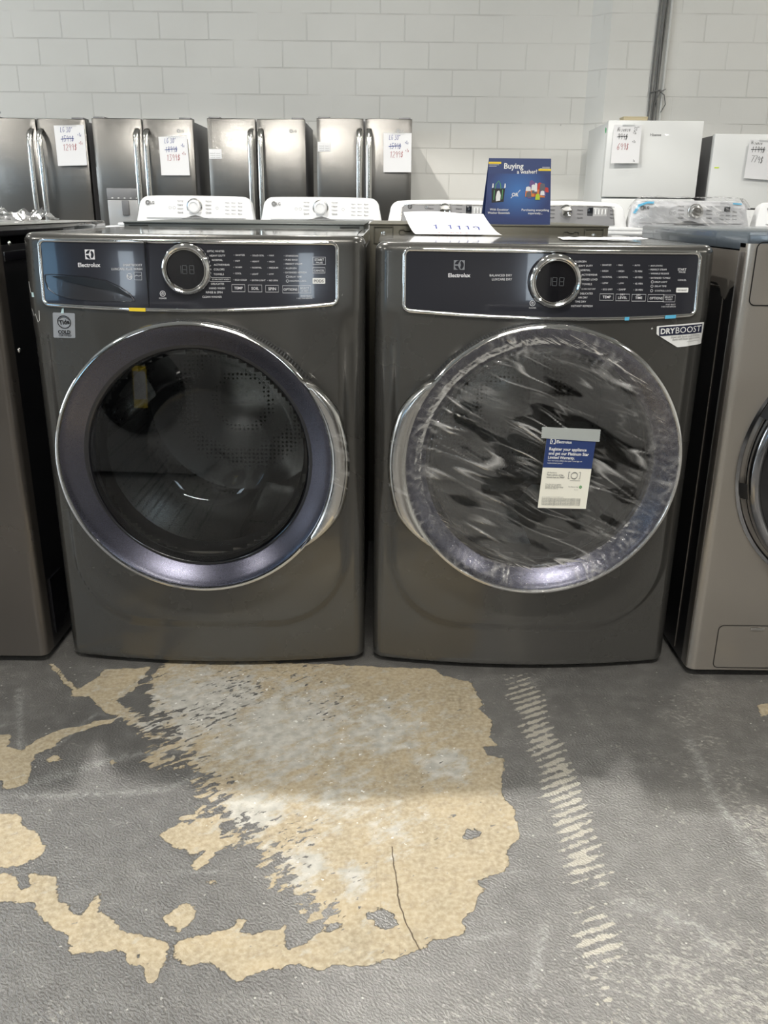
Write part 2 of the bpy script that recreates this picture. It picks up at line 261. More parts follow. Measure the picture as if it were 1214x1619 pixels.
PAINT_HOLES = [[(-0.021, 1.028), (-0.0, 1.035), (0.024, 1.026), (0.027, 1.001), (0.011, 0.992), (-0.002, 1.001), (-0.01, 1.013), (-0.023, 1.01)], [(0.147, 1.219), (0.164, 1.222), (0.173, 1.206), (0.17, 1.194), (0.145, 1.195)], [(-0.135, 1.068), (-0.098, 1.043), (-0.058, 1.033), (-0.06, 1.021), (-0.096, 1.02), (-0.126, 1.03)]]
RAG = [(-0.392, 1.692, 0.106, 1), (-0.434, 1.563, 0.085, 1), (-0.383, 1.451, 0.079, 1), (-0.306, 1.314, 0.072, 1), (-0.201, 1.229, 0.067, 1), (-0.165, 1.109, 0.052, 0.8), (-0.163, 1.182, 0.055, 0.8), (-0.098, 1.043, 0.037, 0.6), (-0.284, 1.641, 0.115, 0.45)]
FILM = [(-0.377, 1.613, 0.164, 1), (-0.228, 1.262, 0.069, 1), (-0.201, 1.52, 0.19, 0.9), (-0.004, 1.524, 0.13, 0.75), (-0.072, 1.3, 0.111, 0.55), (0.119, 1.398, 0.065, 0.85), (-0.041, 1.097, 0.03, 1), (0.02, 1.217, 0.066, 0.5), (-0.125, 1.124, 0.052, 0.8)]
REMN = [(-0.317, 1.667, 0.091, 1), (-0.114, 1.594, 0.074, 0.7), (-0.195, 1.724, 0.081, 0.7), (-0.354, 1.565, 0.073, 1), (-0.143, 1.198, 0.047, 1), (-0.166, 1.123, 0.044, 1), (-0.041, 1.097, 0.021, 0.5)]
TRACK = [(0.312, 1.763), (0.322, 1.554), (0.335, 1.402), (0.339, 1.272), (0.34, 1.145), (0.326, 1.024), (0.318, 0.942), (0.312, 0.86)]
CRACK = [(0.02, 1.177), (0.022, 1.133), (0.028, 1.091), (0.029, 1.058), (0.038, 1.014), (0.049, 0.984), (0.059, 0.959)]
SCUFFS = [[(-0.64, 1.332), (-0.499, 1.417), (-0.345, 1.451), (-0.175, 1.521)], [(-0.648, 1.294), (-0.546, 1.299), (-0.399, 1.313), (-0.32, 1.386)], [(-0.388, 1.103), (-0.267, 1.11)], [(-0.807, 1.657), (-0.702, 1.403)], [(0.2, 1.118), (0.256, 1.112)], [(0.126, 0.979), (0.198, 0.992)], [(0.629, 1.491), (0.615, 1.311), (0.623, 1.226), (0.639, 1.135)], [(-0.788, 1.514), (-0.75, 1.533)], [(0.627, 1.195), (0.633, 1.121)], [(-0.466, 0.88), (-0.322, 0.892)], [(-0.607, 1.56), (-0.646, 1.446)], [(0.212, 0.899), (0.246, 0.998)], [(0.393, 1.05), (0.469, 1.013), (0.5, 0.967)], [(-0.124, 1.46), (0.049, 1.572)]]
# ---------------------------------------------------------------- materials
def slate_mat(name, base, metal=.65, rough=.24, coat=.5):
    m = mat(name, base, rough, metal, coat, coat_rough=.04); nt = m.node_tree; b = nt.nodes['Principled BSDF']
    tc = nd(nt, 'ShaderNodeTexCoord')
    n = nd(nt, 'ShaderNodeTexNoise', {0: tc.outputs['Object'], 'Scale': 5.0, 'Detail': 5.0})
    f = nd(nt, 'ShaderNodeTexNoise', {0: tc.outputs['Object'], 'Scale': 900.0, 'Detail': 1.0})
    r = nd(nt, 'ShaderNodeMapRange', {0: n.outputs[0], 1: .35, 2: .7, 3: rough * .9, 4: rough * 1.35})
    nt.links.new(r.outputs[0], b.inputs['Roughness'])
    c = mixc(nt, f.outputs[0], tuple(x * .85 for x in base), tuple(min(1, x * 1.15) for x in base)); nt.links.new(c, b.inputs['Base Color'])
    return m
M = {}
M['slate'] = slate_mat('titanium_enamel', (.112, .109, .101))
M['slate_top'] = slate_mat('titanium_top_enamel', (.15, .145, .13), .7, .15, .6)
M['panel'] = mat('control_panel_gloss', (.030, .031, .040), .16, .25, .6)
M['chrome'] = mat('chrome', (.82, .81, .79), .07, 1.0)
M['chrome_soft'] = mat('satin_chrome', (.66, .65, .62), .2, 1.0)
M['chrome_dark'] = mat('dark_chrome', (.30, .30, .31), .12, 1.0)
M['black'] = mat('black_enamel', (.006, .006, .007), .3)
M['black_gloss'] = mat('black_gloss', (.008, .008, .010), .08, 0, .5)
M['front_wall'] = mat('dark_shop_wall', (.20, .195, .18), .8)
M['slate_dark'] = mat('drawer_scoop', (.05, .05, .055), .15, .4, .5)
M['rubber'] = mat('grey_rubber', (.035, .036, .04), .5)
M['bezel'] = mat('tinted_bezel', (.105, .105, .138), .27, 1.0, .5, bump=(900, .07, (1, 1, 1)), coat_rough=.16)
M['legend'] = mat('legend_print', (.78, .78, .80), .5)
M['legend_dim'] = mat('legend_print_faint', (.22, .23, .25), .5)
M['white_print'] = mat('white_print', (.85, .85, .83), .45)
M['sticker_silver'] = mat('silver_sticker', (.55, .56, .58), .3, .6)
M['yellow'] = mat('yellow_tape', (.85, .62, .03), .4)
M['blue_tape'] = mat('blue_protective_tape', (.12, .48, .72), .3)
M['pale_tape'] = mat('pale_tape', (.55, .72, .74), .3)
M['ink'] = mat('black_ink', (.012, .012, .014), .5)
M['navy'] = mat('navy_print', (.022, .045, .16), .4)
M['navy_dark'] = mat('dark_navy_print', (.015, .018, .045), .35)
M['cream'] = mat('cream_card', (.84, .82, .72), .55)
M['green'] = mat('green_print', (.08, .32, .10), .5)
M['grey_ink'] = mat('grey_ink', (.13, .13, .13), .6)
M['brown_ink'] = mat('brown_ink', (.30, .14, .10), .6)
M['glass'] = glass_mat('door_glass', (.80, .82, .84), 1.5)
M['bowl'] = glass_mat('bowl_glass', (.84, .87, .87), 1.55)
M['clear'] = glass_mat('clear_plastic', (.96, .97, .97), 1.4, .08)
M['white'] = mat('white_enamel', (.64, .65, .66), .25, 0, .3)
M['white_plastic'] = mat('white_plastic', (.64, .645, .65), .35)
M['paper'] = mat('white_paper', (.72, .72, .73), .6)
M['blue_pen'] = mat('blue_marker', (.03, .05, .25), .6)
M['red_pen'] = mat('red_marker', (.32, .04, .05), .6)
M['lcd'] = mat('lcd_window', (.012, .014, .018), .12, 0, .5)
M['seg'] = mat('lcd_segments', (.075, .08, .085), .4)
M['silver'] = mat('silver_console', (.21, .21, .215), .45, .3)
M['screw'] = mat('screw_steel', (.7, .7, .68), .25, 1.0)
M['taupe'] = slate_mat('graphite_steel', (.44, .405, .36), .8, .32, .15)
M['taupe_dark'] = slate_mat('dark_graphite', (.15, .135, .12), .75, .3, .3)
M['bluegrey'] = mat('blue_grey_enamel', (.13, .155, .18), .25, .5, .4)
M['olive'] = mat('galvanised_brown', (.15, .14, .11), .38, .7)
M['galv'] = mat('galvanised_grey', (.13, .14, .135), .35, .7)
M['fridge_white'] = mat('fridge_white', (.70, .71, .70), .35, 0, .15)
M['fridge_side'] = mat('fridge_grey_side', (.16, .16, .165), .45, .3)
M['cable'] = mat('grey_cable', (.16, .16, .155), .5)
M['conduit'] = mat('painted_conduit', (.60, .60, .57), .5)
M['card'] = mat('cardboard', (.50, .43, .28), .8)
M['lamp_white'] = mat('lamp_housing', (.7, .7, .7), .4, .3)
M['lamp_glow'] = mat('lamp_lens', (1, 1, 1), .5, emit=(1.0, .965, .90), estr=28.0)
M['daylight'] = mat('daylight_pane', (.8, .9, 1), .3, emit=(.78, .90, 1.0), estr=8.0)
M['daylight_blue'] = mat('blue_daylight_pane', (.8, .9, 1), .3, emit=(.30, .62, .95), estr=3.6)
M['frame_dark'] = mat('window_frame_metal', (.05, .05, .05), .4, .5)
M['mid_grey'] = mat('pale_grey_enamel', (.42, .42, .42), .3, .3, .3)

def steel_mat():
    m = mat('brushed_stainless', (.215, .208, .196), .30, 1.0); nt = m.node_tree; b = nt.nodes['Principled BSDF']
    tc = nd(nt, 'ShaderNodeTexCoord'); mp = nd(nt, 'ShaderNodeMapping', {0: tc.outputs['Object'], 'Scale': (3.0, 3.0, 420.0)})
    n = nd(nt, 'ShaderNodeTexNoise', {0: mp.outputs[0], 'Scale': 3.0, 'Detail': 3.0})
    mp2 = nd(nt, 'ShaderNodeMapping', {0: tc.outputs['Object'], 'Scale': (9.0, 1.0, .12)})
    n2 = nd(nt, 'ShaderNodeTexNoise', {0: mp2.outputs[0], 'Scale': 1.5, 'Detail': 1.0})
    h = mth(nt, 'ADD', mth(nt, 'MULTIPLY', n.outputs[0], .22), mth(nt, 'MULTIPLY', n2.outputs[0], .5))
    bp = nd(nt, 'ShaderNodeBump', {'Strength': .5, 'Distance': .004, 'Height': h}); nt.links.new(bp.outputs[0], b.inputs['Normal'])
    return m
M['steel'] = steel_mat()

def drum_mat():
    m = mat('perforated_drum_steel', (.55, .54, .53), .22, 1.0); nt = m.node_tree; b = nt.nodes['Principled BSDF']
    tc = nd(nt, 'ShaderNodeTexCoord'); v = nd(nt, 'ShaderNodeTexVoronoi', {0: tc.outputs['Object'], 'Scale': 85.0, 'Randomness': .15})
    h = step(nt, v.outputs['Distance'], .22, .3)
    nt.links.new(mixc(nt, h, (.02, .02, .02), (.5, .49, .48)), b.inputs['Base Color'])
    bp = nd(nt, 'ShaderNodeBump', {'Strength': .6, 'Distance': .002, 'Height': h}); nt.links.new(bp.outputs[0], b.inputs['Normal'])
    return m
M['drum'] = drum_mat()

def comb_mat():
    m = mat('ribbed_grip', (.10, .10, .10), .3, .6); nt = m.node_tree; b = nt.nodes['Principled BSDF']
    tc = nd(nt, 'ShaderNodeTexCoord'); wv = nd(nt, 'ShaderNodeTexWave', {0: tc.outputs['Object'], 'Scale': 60.0}, bands_direction='X')
    bp = nd(nt, 'ShaderNodeBump', {'Strength': .8, 'Distance': .002, 'Height': wv.outputs[0]}); nt.links.new(bp.outputs[0], b.inputs['Normal'])
    return m
M['bezel_dark'] = mat('dark_door_band', (.012, .012, .015), .2, 0, .6)
M['comb'] = comb_mat()

def film_mat(name, attr=True, base_haze=.05):
    """thin protective film: clear, glossy on its creases, milky where it lifts off the glass, crease glints painted into the haze"""
    m = bpy.data.materials.new(name); m.use_nodes = True; nt = m.node_tree; nt.nodes.clear()
    out = nd(nt, 'ShaderNodeOutputMaterial')
    tc = nd(nt, 'ShaderNodeTexCoord')
    mp = nd(nt, 'ShaderNodeMapping', {0: nd(nt, 'ShaderNodeMapping', {0: tc.outputs['Object'], 'Rotation': (0, math.radians(-28), 0)}).outputs[0], 'Scale': (1.2, 1, 9.0)})
    ns = nd(nt, 'ShaderNodeTexNoise', {0: mp.outputs[0], 'Scale': 9.0, 'Detail': 5.0, 'Distortion': .8})
    bp = nd(nt, 'ShaderNodeBump', {'Strength': .5, 'Distance': .006, 'Height': ns.outputs[0]})
    tr = nd(nt, 'ShaderNodeBsdfTransparent', {0: (.97, .97, .98)})
    gl = nd(nt, 'ShaderNodeBsdfGlossy', {0: (1, 1, 1), 'Roughness': .10, 'Normal': bp.outputs[0]})
    df = nd(nt, 'ShaderNodeBsdfDiffuse', {0: (.75, .74, .72)})
    fr = nd(nt, 'ShaderNodeFresnel', {0: 1.38, 'Normal': bp.outputs[0]})
    mx = nd(nt, 'ShaderNodeMixShader', {0: fr.outputs[0], 1: tr.outputs[0], 2: gl.outputs[0]})
    if attr:
        at = nd(nt, 'ShaderNodeAttribute', attribute_name='haze')
        hz = at.outputs['Fac']
    else:
        hz = mth(nt, 'MULTIPLY', step(nt, ns.outputs[0], .55, .75), base_haze * 3)
    m2 = nd(nt, 'ShaderNodeMixShader', {0: hz, 1: mx.outputs[0], 2: df.outputs[0]})
    nt.links.new(m2.outputs[0], out.inputs[0])
    return m
M['film'] = film_mat('wrinkled_film'); M['wrap'] = film_mat('plastic_wrap', False, .12)

def wall_mat(name, x0=.129, z0=.0912, axis='X'):
    m = mat(name, (.6, .6, .57), .75); nt = m.node_tree; b = nt.nodes['Principled BSDF']
    tc = nd(nt, 'ShaderNodeTexCoord'); sp = nd(nt, 'ShaderNodeSeparateXYZ', {0: tc.outputs['Object']})
    cb = nd(nt, 'ShaderNodeCombineXYZ', {0: mth(nt, 'SUBTRACT', sp.outputs[axis], x0), 1: mth(nt, 'SUBTRACT', sp.outputs['Z'], z0)})
    br = nd(nt, 'ShaderNodeTexBrick', {0: cb.outputs[0], 'Color1': (0, 0, 0), 'Color2': (1, 1, 1), 'Mortar': (.5, .5, .5), 'Scale': 1.0, 'Mortar Size': .0055,
            'Mortar Smooth': .35, 'Brick Width': .4064, 'Row Height': .2032, 'Bias': 0.0}, offset=.5)
    n = nd(nt, 'ShaderNodeTexNoise', {0: tc.outputs['Object'], 'Scale': 1.3, 'Detail': 5.0})
    n2 = nd(nt, 'ShaderNodeTexNoise', {0: tc.outputs['Object'], 'Scale': 70.0, 'Detail': 4.0})
    n3 = nd(nt, 'ShaderNodeTexNoise', {0: tc.outputs['Object'], 'Scale': 2.2, 'Detail': 2.0})
    mort = mth(nt, 'MULTIPLY', br.outputs['Fac'], step(nt, n3.outputs[0], .36, .58))
    c = mixc(nt, step(nt, n.outputs[0], .3, .7), (.70, .695, .66), (.76, .755, .72))
    c = mixc(nt, mth(nt, 'MULTIPLY', br.outputs['Color'], .10), c, (.83, .83, .80))
    c = mixc(nt, mth(nt, 'MULTIPLY', mort, .22), c, (.42, .41, .38))
    sp2 = nd(nt, 'ShaderNodeTexVoronoi', {0: tc.outputs['Object'], 'Scale': 2.6})
    pit = step(nt, sp2.outputs['Distance'], .035, .02)
    c = mixc(nt, mth(nt, 'MULTIPLY', pit, .6), c, (.2, .19, .17))
    nt.links.new(c, b.inputs['Base Color'])
    h = mth(nt, 'SUBTRACT', mth(nt, 'MULTIPLY', n2.outputs[0], .12), mth(nt, 'ADD', mort, pit))
    bp = nd(nt, 'ShaderNodeBump', {'Strength': .8, 'Distance': .006, 'Height': h}); nt.links.new(bp.outputs[0], b.inputs['Normal'])
    return m
M['wall'] = wall_mat('painted_block_wall'); M['wall_side'] = wall_mat('painted_block_side_wall', axis='Y')

def floor_mat():
    m = mat('worn_painted_concrete', (.1, .1, .1), .4, spec=.9); nt = m.node_tree; b = nt.nodes['Principled BSDF']
    tc = nd(nt, 'ShaderNodeTexCoord'); P = tc.outputs['Object']
    def at(n): return nd(nt, 'ShaderNodeAttribute', attribute_name=n).outputs['Fac']
    def ns(scale, detail=4.0, mp=None, rough=.5, dist=0.0):
        v = P
        if mp: v = nd(nt, 'ShaderNodeMapping', {0: nd(nt, 'ShaderNodeMapping', {0: P, 'Rotation': (0, 0, math.radians(mp[0]))}).outputs[0], 'Scale': (mp[1], mp[2], 1)}).outputs[0]
        return nd(nt, 'ShaderNodeTexNoise', {0: v, 'Scale': scale, 'Detail': detail, 'Roughness': rough, 'Distortion': dist}).outputs[0]
    c5 = lambda s: mth(nt, 'SUBTRACT', s, .5)
    sd = at('bare'); rag = at('rag'); film = at('film'); remn = at('remn'); tread = at('tread'); tu = at('tread_u'); tv = at('tread_v'); crack = at('crack'); wear = at('wear'); shine = at('shine')
    streak = ns(30, 5, (-35, 1.0, 2.3), .6, .4)
    e = mth(nt, 'ADD', sd, mth(nt, 'ADD', mth(nt, 'MULTIPLY', c5(ns(34, 7, None, .68)), .034), mth(nt, 'MULTIPLY', c5(ns(150, 3)), .004)))
    e = mth(nt, 'ADD', e, mth(nt, 'MULTIPLY', mth(nt, 'MULTIPLY', c5(streak), rag), .50))
    bare = step(nt, e, -.0006, .0006)
    rem = step(nt, mth(nt, 'ADD', ns(48, 5, (-35, 1, 2.2), .62), mth(nt, 'MULTIPLY', remn, .125)), .672, .679)
    bare = mth(nt, 'MULTIPLY', bare, mth(nt, 'SUBTRACT', 1.0, rem))
    # concrete colours
    tan = mixc(nt, step(nt, ns(9, 6), .3, .7), (.26, .215, .135), (.42, .335, .205))
    tan = mixc(nt, mth(nt, 'MULTIPLY', step(nt, ns(17, 6, None, .7), .40, .62), .45), tan, (.33, .275, .185))
    tan = mixc(nt, step(nt, ns(120, 3), .35, .8), tan, (.50, .43, .31))
    tan = mixc(nt, mth(nt, 'MULTIPLY', step(nt, ns(48, 7, None, .7), .52, .68), .6), tan, (.24, .19, .125))
    grey = mixc(nt, step(nt, ns(45, 5), .35, .65), (.36, .355, .325), (.56, .55, .505))
    fm = mth(nt, 'MULTIPLY', step(nt, mth(nt, 'ADD', ns(22, 6, (-35, 1, 1.6), .68), mth(nt, 'MULTIPLY', film, .34)), .58, .76), .85)
    conc = mixc(nt, fm, tan, grey)
    chip = mth(nt, 'MULTIPLY', step(nt, ns(80, 3), .67, .70), step(nt, film, 0.0, .4))
    conc = mixc(nt, chip, conc, (.72, .71, .66))
    # paint
    pa = mixc(nt, step(nt, ns(3.5, 5), .3, .7), (.098, .094, .089), (.140, .135, .126))
    pa = mixc(nt, mth(nt, 'MULTIPLY', step(nt, ns(26, 6), .45, .75), .40), pa, (.25, .245, .23))
    sc1 = step(nt, ns(9, 3, (62, 1, 26), .5), .66, .70); sc2 = step(nt, ns(9, 3, (-12, 1, 30), .5), .68, .72)
    scr = mth(nt, 'MULTIPLY', mth(nt, 'MAXIMUM', sc1, sc2), step(nt, ns(7, 3), .5, .62))
    pa = mixc(nt, mth(nt, 'MULTIPLY', scr, .55), pa, (.34, .33, .30))
    vo = nd(nt, 'ShaderNodeTexVoronoi', {0: P, 'Scale': 95.0}); vcol = nd(nt, 'ShaderNodeSeparateXYZ', {0: vo.outputs['Color']})
    dots = mth(nt, 'MULTIPLY', step(nt, mth(nt, 'ADD', vo.outputs['Distance'], mth(nt, 'MULTIPLY', ns(160, 3), .5)), .44, .38), step(nt, vcol.outputs[0], .91, .915))
    pa = mixc(nt, mth(nt, 'MULTIPLY', dots, .8), pa, (.55, .54, .50))
    wn = mth(nt, 'ADD', ns(85, 4, (20, 1, 1.4), .65), mth(nt, 'MULTIPLY', wear, .17))
    wn = mth(nt, 'ADD', wn, mth(nt, 'MULTIPLY', c5(ns(10, 3)), .35))
    pa = mixc(nt, mth(nt, 'MULTIPLY', step(nt, wn, .66, .78), .75), pa, (.37, .355, .32))
    scf = mth(nt, 'MULTIPLY', at('scuff'), step(nt, ns(60, 5, (-35, 1, 1.5), .7), .40, .62)); pa = mixc(nt, mth(nt, 'MULTIPLY', scf, .65), pa, (.42, .42, .40))
    bars = mth(nt, 'SINE', mth(nt, 'ADD', mth(nt, 'MULTIPLY', tu, 2 * PI / .0205), mth(nt, 'MULTIPLY', tv, 150.0)))
    tr = mth(nt, 'ADD', mth(nt, 'MULTIPLY', bars, .22), mth(nt, 'ADD', mth(nt, 'ADD', mth(nt, 'MULTIPLY', tread, .80), mth(nt, 'MULTIPLY', c5(ns(24, 3)), .9)), mth(nt, 'MULTIPLY', c5(ns(75, 6, None, .7)), 1.5)))
    trm = mth(nt, 'MULTIPLY', step(nt, tr, .52, .62), step(nt, tread, .02, .1))
    pa = mixc(nt, mth(nt, 'MULTIPLY', trm, .85), pa, mixc(nt, ns(30), (.33, .31, .26), (.56, .52, .43)))
    col = mixc(nt, bare, pa, conc)
    ck = mth(nt, 'MULTIPLY', step(nt, mth(nt, 'ABSOLUTE', mth(nt, 'ADD', crack, mth(nt, 'MULTIPLY', c5(ns(60, 3)), .006))), .0011, .0004), bare)
    col = mixc(nt, ck, col, (.13, .09, .05))
    nt.links.new(col, b.inputs['Base Color'])
    r = nd(nt, 'ShaderNodeMapRange', {0: bare, 1: 0.0, 2: 1.0, 3: .30, 4: .78}).outputs[0]
    r = mth(nt, 'SUBTRACT', r, mth(nt, 'MULTIPLY', mth(nt, 'MULTIPLY', shine, mth(nt, 'SUBTRACT', 1.0, bare)), .02))
    nt.links.new(r, b.inputs['Roughness'])
    nt.links.new(mth(nt, 'MULTIPLY', mth(nt, 'SUBTRACT', 1.0, bare), .9), b.inputs['Coat Weight']); b.inputs['Coat Roughness'].default_value = .42
    hb = mth(nt, 'ADD', mth(nt, 'MULTIPLY', mth(nt, 'MULTIPLY', ns(185, 3, (40, 1, 1.5)), mth(nt, 'ADD', .35, mth(nt, 'MULTIPLY', shine, .75))), mth(nt, 'SUBTRACT', 1.0, mth(nt, 'MULTIPLY', bare, .6))), mth(nt, 'MULTIPLY', bare, -.5))
    hb = mth(nt, 'SUBTRACT', hb, ck)
    bp = nd(nt, 'ShaderNodeBump', {'Strength': 1.0, 'Distance': .0052, 'Height': hb}); nt.links.new(bp.outputs[0], b.inputs['Normal']); nt.links.new(bp.outputs[0], b.inputs['Coat Normal'])
    return m
M['floor'] = floor_mat()
# ---------------------------------------------------------------- the room
def poly_sdf(X, Y, poly):
    P = np.array(poly); d = np.full(X.shape, 1e9); ins = np.zeros(X.shape, bool); n = len(P)
    for i in range(n):
        ax, ay = P[i]; bx, by = P[(i + 1) % n]; ex, ey = bx - ax, by - ay; wx, wy = X - ax, Y - ay
        t = np.clip((wx * ex + wy * ey) / (ex * ex + ey * ey + 1e-12), 0, 1)
        d = np.minimum(d, np.hypot(wx - ex * t, wy - ey * t))
        c = ((ay > Y) != (by > Y)) & (X < (bx - ax) * (Y - ay) / (by - ay + 1e-12) + ax); ins ^= c
    return np.where(ins, d, -d)
def line_uv(X, Y, line):
    P = np.array(line); best = np.full(X.shape, 1e9); U = np.zeros(X.shape); V = np.zeros(X.shape); s = 0
    for i in range(len(P) - 1):
        ax, ay = P[i]; bx, by = P[i + 1]; ex, ey = bx - ax, by - ay; L = math.hypot(ex, ey); wx, wy = X - ax, Y - ay
        t = np.clip((wx * ex + wy * ey) / (L * L), 0, 1); d = np.hypot(wx - ex * t, wy - ey * t)
        cr = (ex * wy - ey * wx) / L; m = d < best; best = np.where(m, d, best); U = np.where(m, s + t * L, U); V = np.where(m, np.sign(cr) * d, V); s += L
    return best, U, V
def build_floor():
    xs = np.concatenate([[-9, -5, -3, -2, -1.5], np.arange(-1.2, 1.2, .007), [1.3, 1.7, 2.4, 4, 7.5]])
    ys = np.concatenate([[-7, -4, -2, -1, 0, .3], np.arange(.5, 1.88, .007), [2.0, 2.4, 3, 4, 6, 8.02]])
    X, Y = np.meshgrid(xs, ys); nx, ny = len(xs), len(ys)
    vs = np.stack([X.ravel(), Y.ravel(), np.zeros(nx * ny)], 1)
    i = np.arange(nx - 1); j = np.arange(ny - 1); I, J = np.meshgrid(i, j); a = (J * nx + I).ravel()
    fs = np.stack([a, a + 1, a + nx + 1, a + nx], 1)
    me = bpy.data.meshes.new('floor'); me.from_pydata(vs.tolist(), [], fs.tolist())
    sd = np.full(X.shape, -.25)
    for p in BARE: sd = np.maximum(sd, poly_sdf(X, Y, p))
    for p in PAINT_HOLES: sd = np.minimum(sd, -poly_sdf(X, Y, p))
    sd = np.clip(sd, -.25, .25)
    def blobs(L):
        r = np.zeros(X.shape)
        for x, y, rad, amp in L: r = np.maximum(r, amp * np.exp(-((X - x) ** 2 + (Y - y) ** 2) / (rad * rad) * 1.1))
        return r
    d, U, V = line_uv(X, Y, TRACK)
    tread = np.clip(1 - (d / .052) ** 2, 0, 1) * np.clip((Y - .80) / .1, 0, 1) * np.clip((1.80 - Y) / .12, 0, 1) * np.where(Y < 1.15, .55 + .25 * np.sin(Y * 40), .80)
    dc, Uc, Vc = line_uv(X, Y, CRACK); Vc = np.where(dc > .03, .05, np.where((Uc <= 0) | (Uc >= .235), .05, Vc))
    d2, _, _ = line_uv(X, Y, [(.66, 1.62), (.66, 1.35), (.69, 1.15), (.62, .95)])
    wear = np.clip((1.02 - Y) / .3, 0, 1) * .75 + .55 * np.exp(-((X - .45) ** 2 + (Y - .93) ** 2) / .03) + .5 * np.exp(-(d2 / .05) ** 2) + .16 + .18 * np.clip((X - .2) / .3, 0, 1)
    wear = wear * np.clip(1 - np.exp(-((X + .35) ** 2 + (Y - 1.05) ** 2) / .05), 0, 1)
    shine = np.clip((-.05 - X) / .25, 0, 1) * np.clip((1.45 - Y) / .2, 0, 1)
    sum_scuff = np.zeros(X.shape)
    for k, L in enumerate(SCUFFS):
        dd, _, _ = line_uv(X, Y, L); wd_ = (.011, .008, .003, .006, .003, .006, .009, .004, .012, .05, .004, .008, .012, .012)[k]; sum_scuff = np.maximum(sum_scuff, np.exp(-(dd / wd_) ** 2) * (.9 if k != 9 else 0))
    for n, A in (('bare', sd), ('rag', blobs(RAG)), ('film', blobs(FILM)), ('remn', blobs(REMN)), ('tread', tread), ('tread_u', U), ('tread_v', V), ('crack', Vc), ('wear', wear), ('shine', shine), ('scuff', sum_scuff)):
        at = me.attributes.new(n, 'FLOAT', 'POINT'); at.data.foreach_set('value', A.ravel().astype(np.float32))
    me.materials.append(M['floor']); o = bpy.data.objects.new('floor', me); COL.objects.link(o)
    return tag(o, kind='structure')
build_floor()
WY = 8.0
def struct(mb, name, m, **k): return tag(mb.build(name, m, smooth=0, **k), kind='structure')
# back wall with the step forward (pilaster) on its right
struct(MB().prism([(-9, WY), (1.67, WY), (1.80, 7.87), (7.5, 7.87), (7.5, 8.35), (-9, 8.35)], 0, CEIL, 'z'), 'wall_back', M['wall'])
struct(MB().box(-9.2, -9, -7, WY + .35, 0, CEIL), 'wall_left', M['wall_side'])
struct(MB().box(7.5, 7.7, -7, WY + .35, 0, CEIL), 'wall_right', M['wall_side'])
struct(MB().box(-9.2, 7.7, -7.2, -7, 0, CEIL), 'wall_front', M['front_wall'])
struct(MB().box(-9.2, 7.7, -7.2, WY + .35, CEIL, CEIL + .1), 'ceiling', mat('ceiling_paint', (.45, .45, .44), .8))
# storefront windows behind the camera (daylight the steel doors mirror)
for k, (x0, x1, z0, z1) in enumerate([(-8.8, -7.7, 1.3, 3.4), (-4.9, -4.3, 1.6, 3.6), (1.2, 1.7, 1.6, 3.6)]):
    p = MB(); wd = .07
    p.box(x0 - wd, x0, -7, -6.93, z0 - wd, z1 + wd).box(x1, x1 + wd, -7, -6.93, z0 - wd, z1 + wd).box(x0, x1, -7, -6.93, z1, z1 + wd).box(x0, x1, -7, -6.93, z0 - wd, z0)
    fr = struct(p, 'window_%d' % (k + 1), M['frame_dark'])
    MB().box(x0, x1, -6.995, -6.96, z0, z1).build('pane', M['daylight' if k else 'daylight_blue'], fr, smooth=0)
p = MB(); p.box(-9, -8.93, -.07, 0, .93, 3.27).box(-9, -8.93, 4, 4.07, .93, 3.27).box(-9, -8.93, 0, 4, 3.2, 3.27).box(-9, -8.93, 0, 4, .93, 1.0)
fr = struct(p, 'window_4', M['frame_dark']); MB().box(-8.995, -8.96, 0, 4, 1.0, 3.2).build('pane', M['daylight'], fr, smooth=0)  # unseen side window, added so its glow brightens the white refrigerator's flank
# ceiling lamps: round reflector housings, the row by the back wall added to brighten it
def ceiling_lamp(x, y, power, spot):
    t = thing('ceiling_lamp', 'round high-bay ceiling lamp above the shop floor, out of frame', 'lamp', (x, y, CEIL), 0, 'high-bay ceiling lamps')
    MB().lathe([(.0, 0), (.05, 0), (.05, -.12), (.12, -.14), (.12, -.22), (.235, -.30), (.245, -.36), (.235, -.36), (.225, -.305), (.12, -.235), (.0, -.235)], 48, axis='z').build('housing', M['lamp_white'], t)
    MB().lathe([(.0, -.30), (.20, -.30)], 40, axis='z').build('lens', M['lamp_glow'], t, fix=False)
    lamp_light(x, y, CEIL - .375, power, spot)
for x, y, pw in KEY_LAMPS: ceiling_lamp(x, y, pw, True)
for x, y, pw in LAMPS: ceiling_lamp(x, y, pw, False)

for x, y, pw, L in STRIPS:
    t = thing('tube_lamp', 'long white ceiling tube fixture over the aisle, out of frame', 'lamp', (x, y, CEIL), 0, 'ceiling tube fixtures')
    MB().box(-L / 2, L / 2, -.09, .09, -.06, 0, .008).build('housing', M['lamp_white'], t)
    MB().box(-L / 2 + .02, L / 2 - .02, -.06, .06, -.085, -.058, .01).build('diffuser', M['lamp_glow'], t)
    lamp_light(x, y, CEIL - .10, pw, False, L)

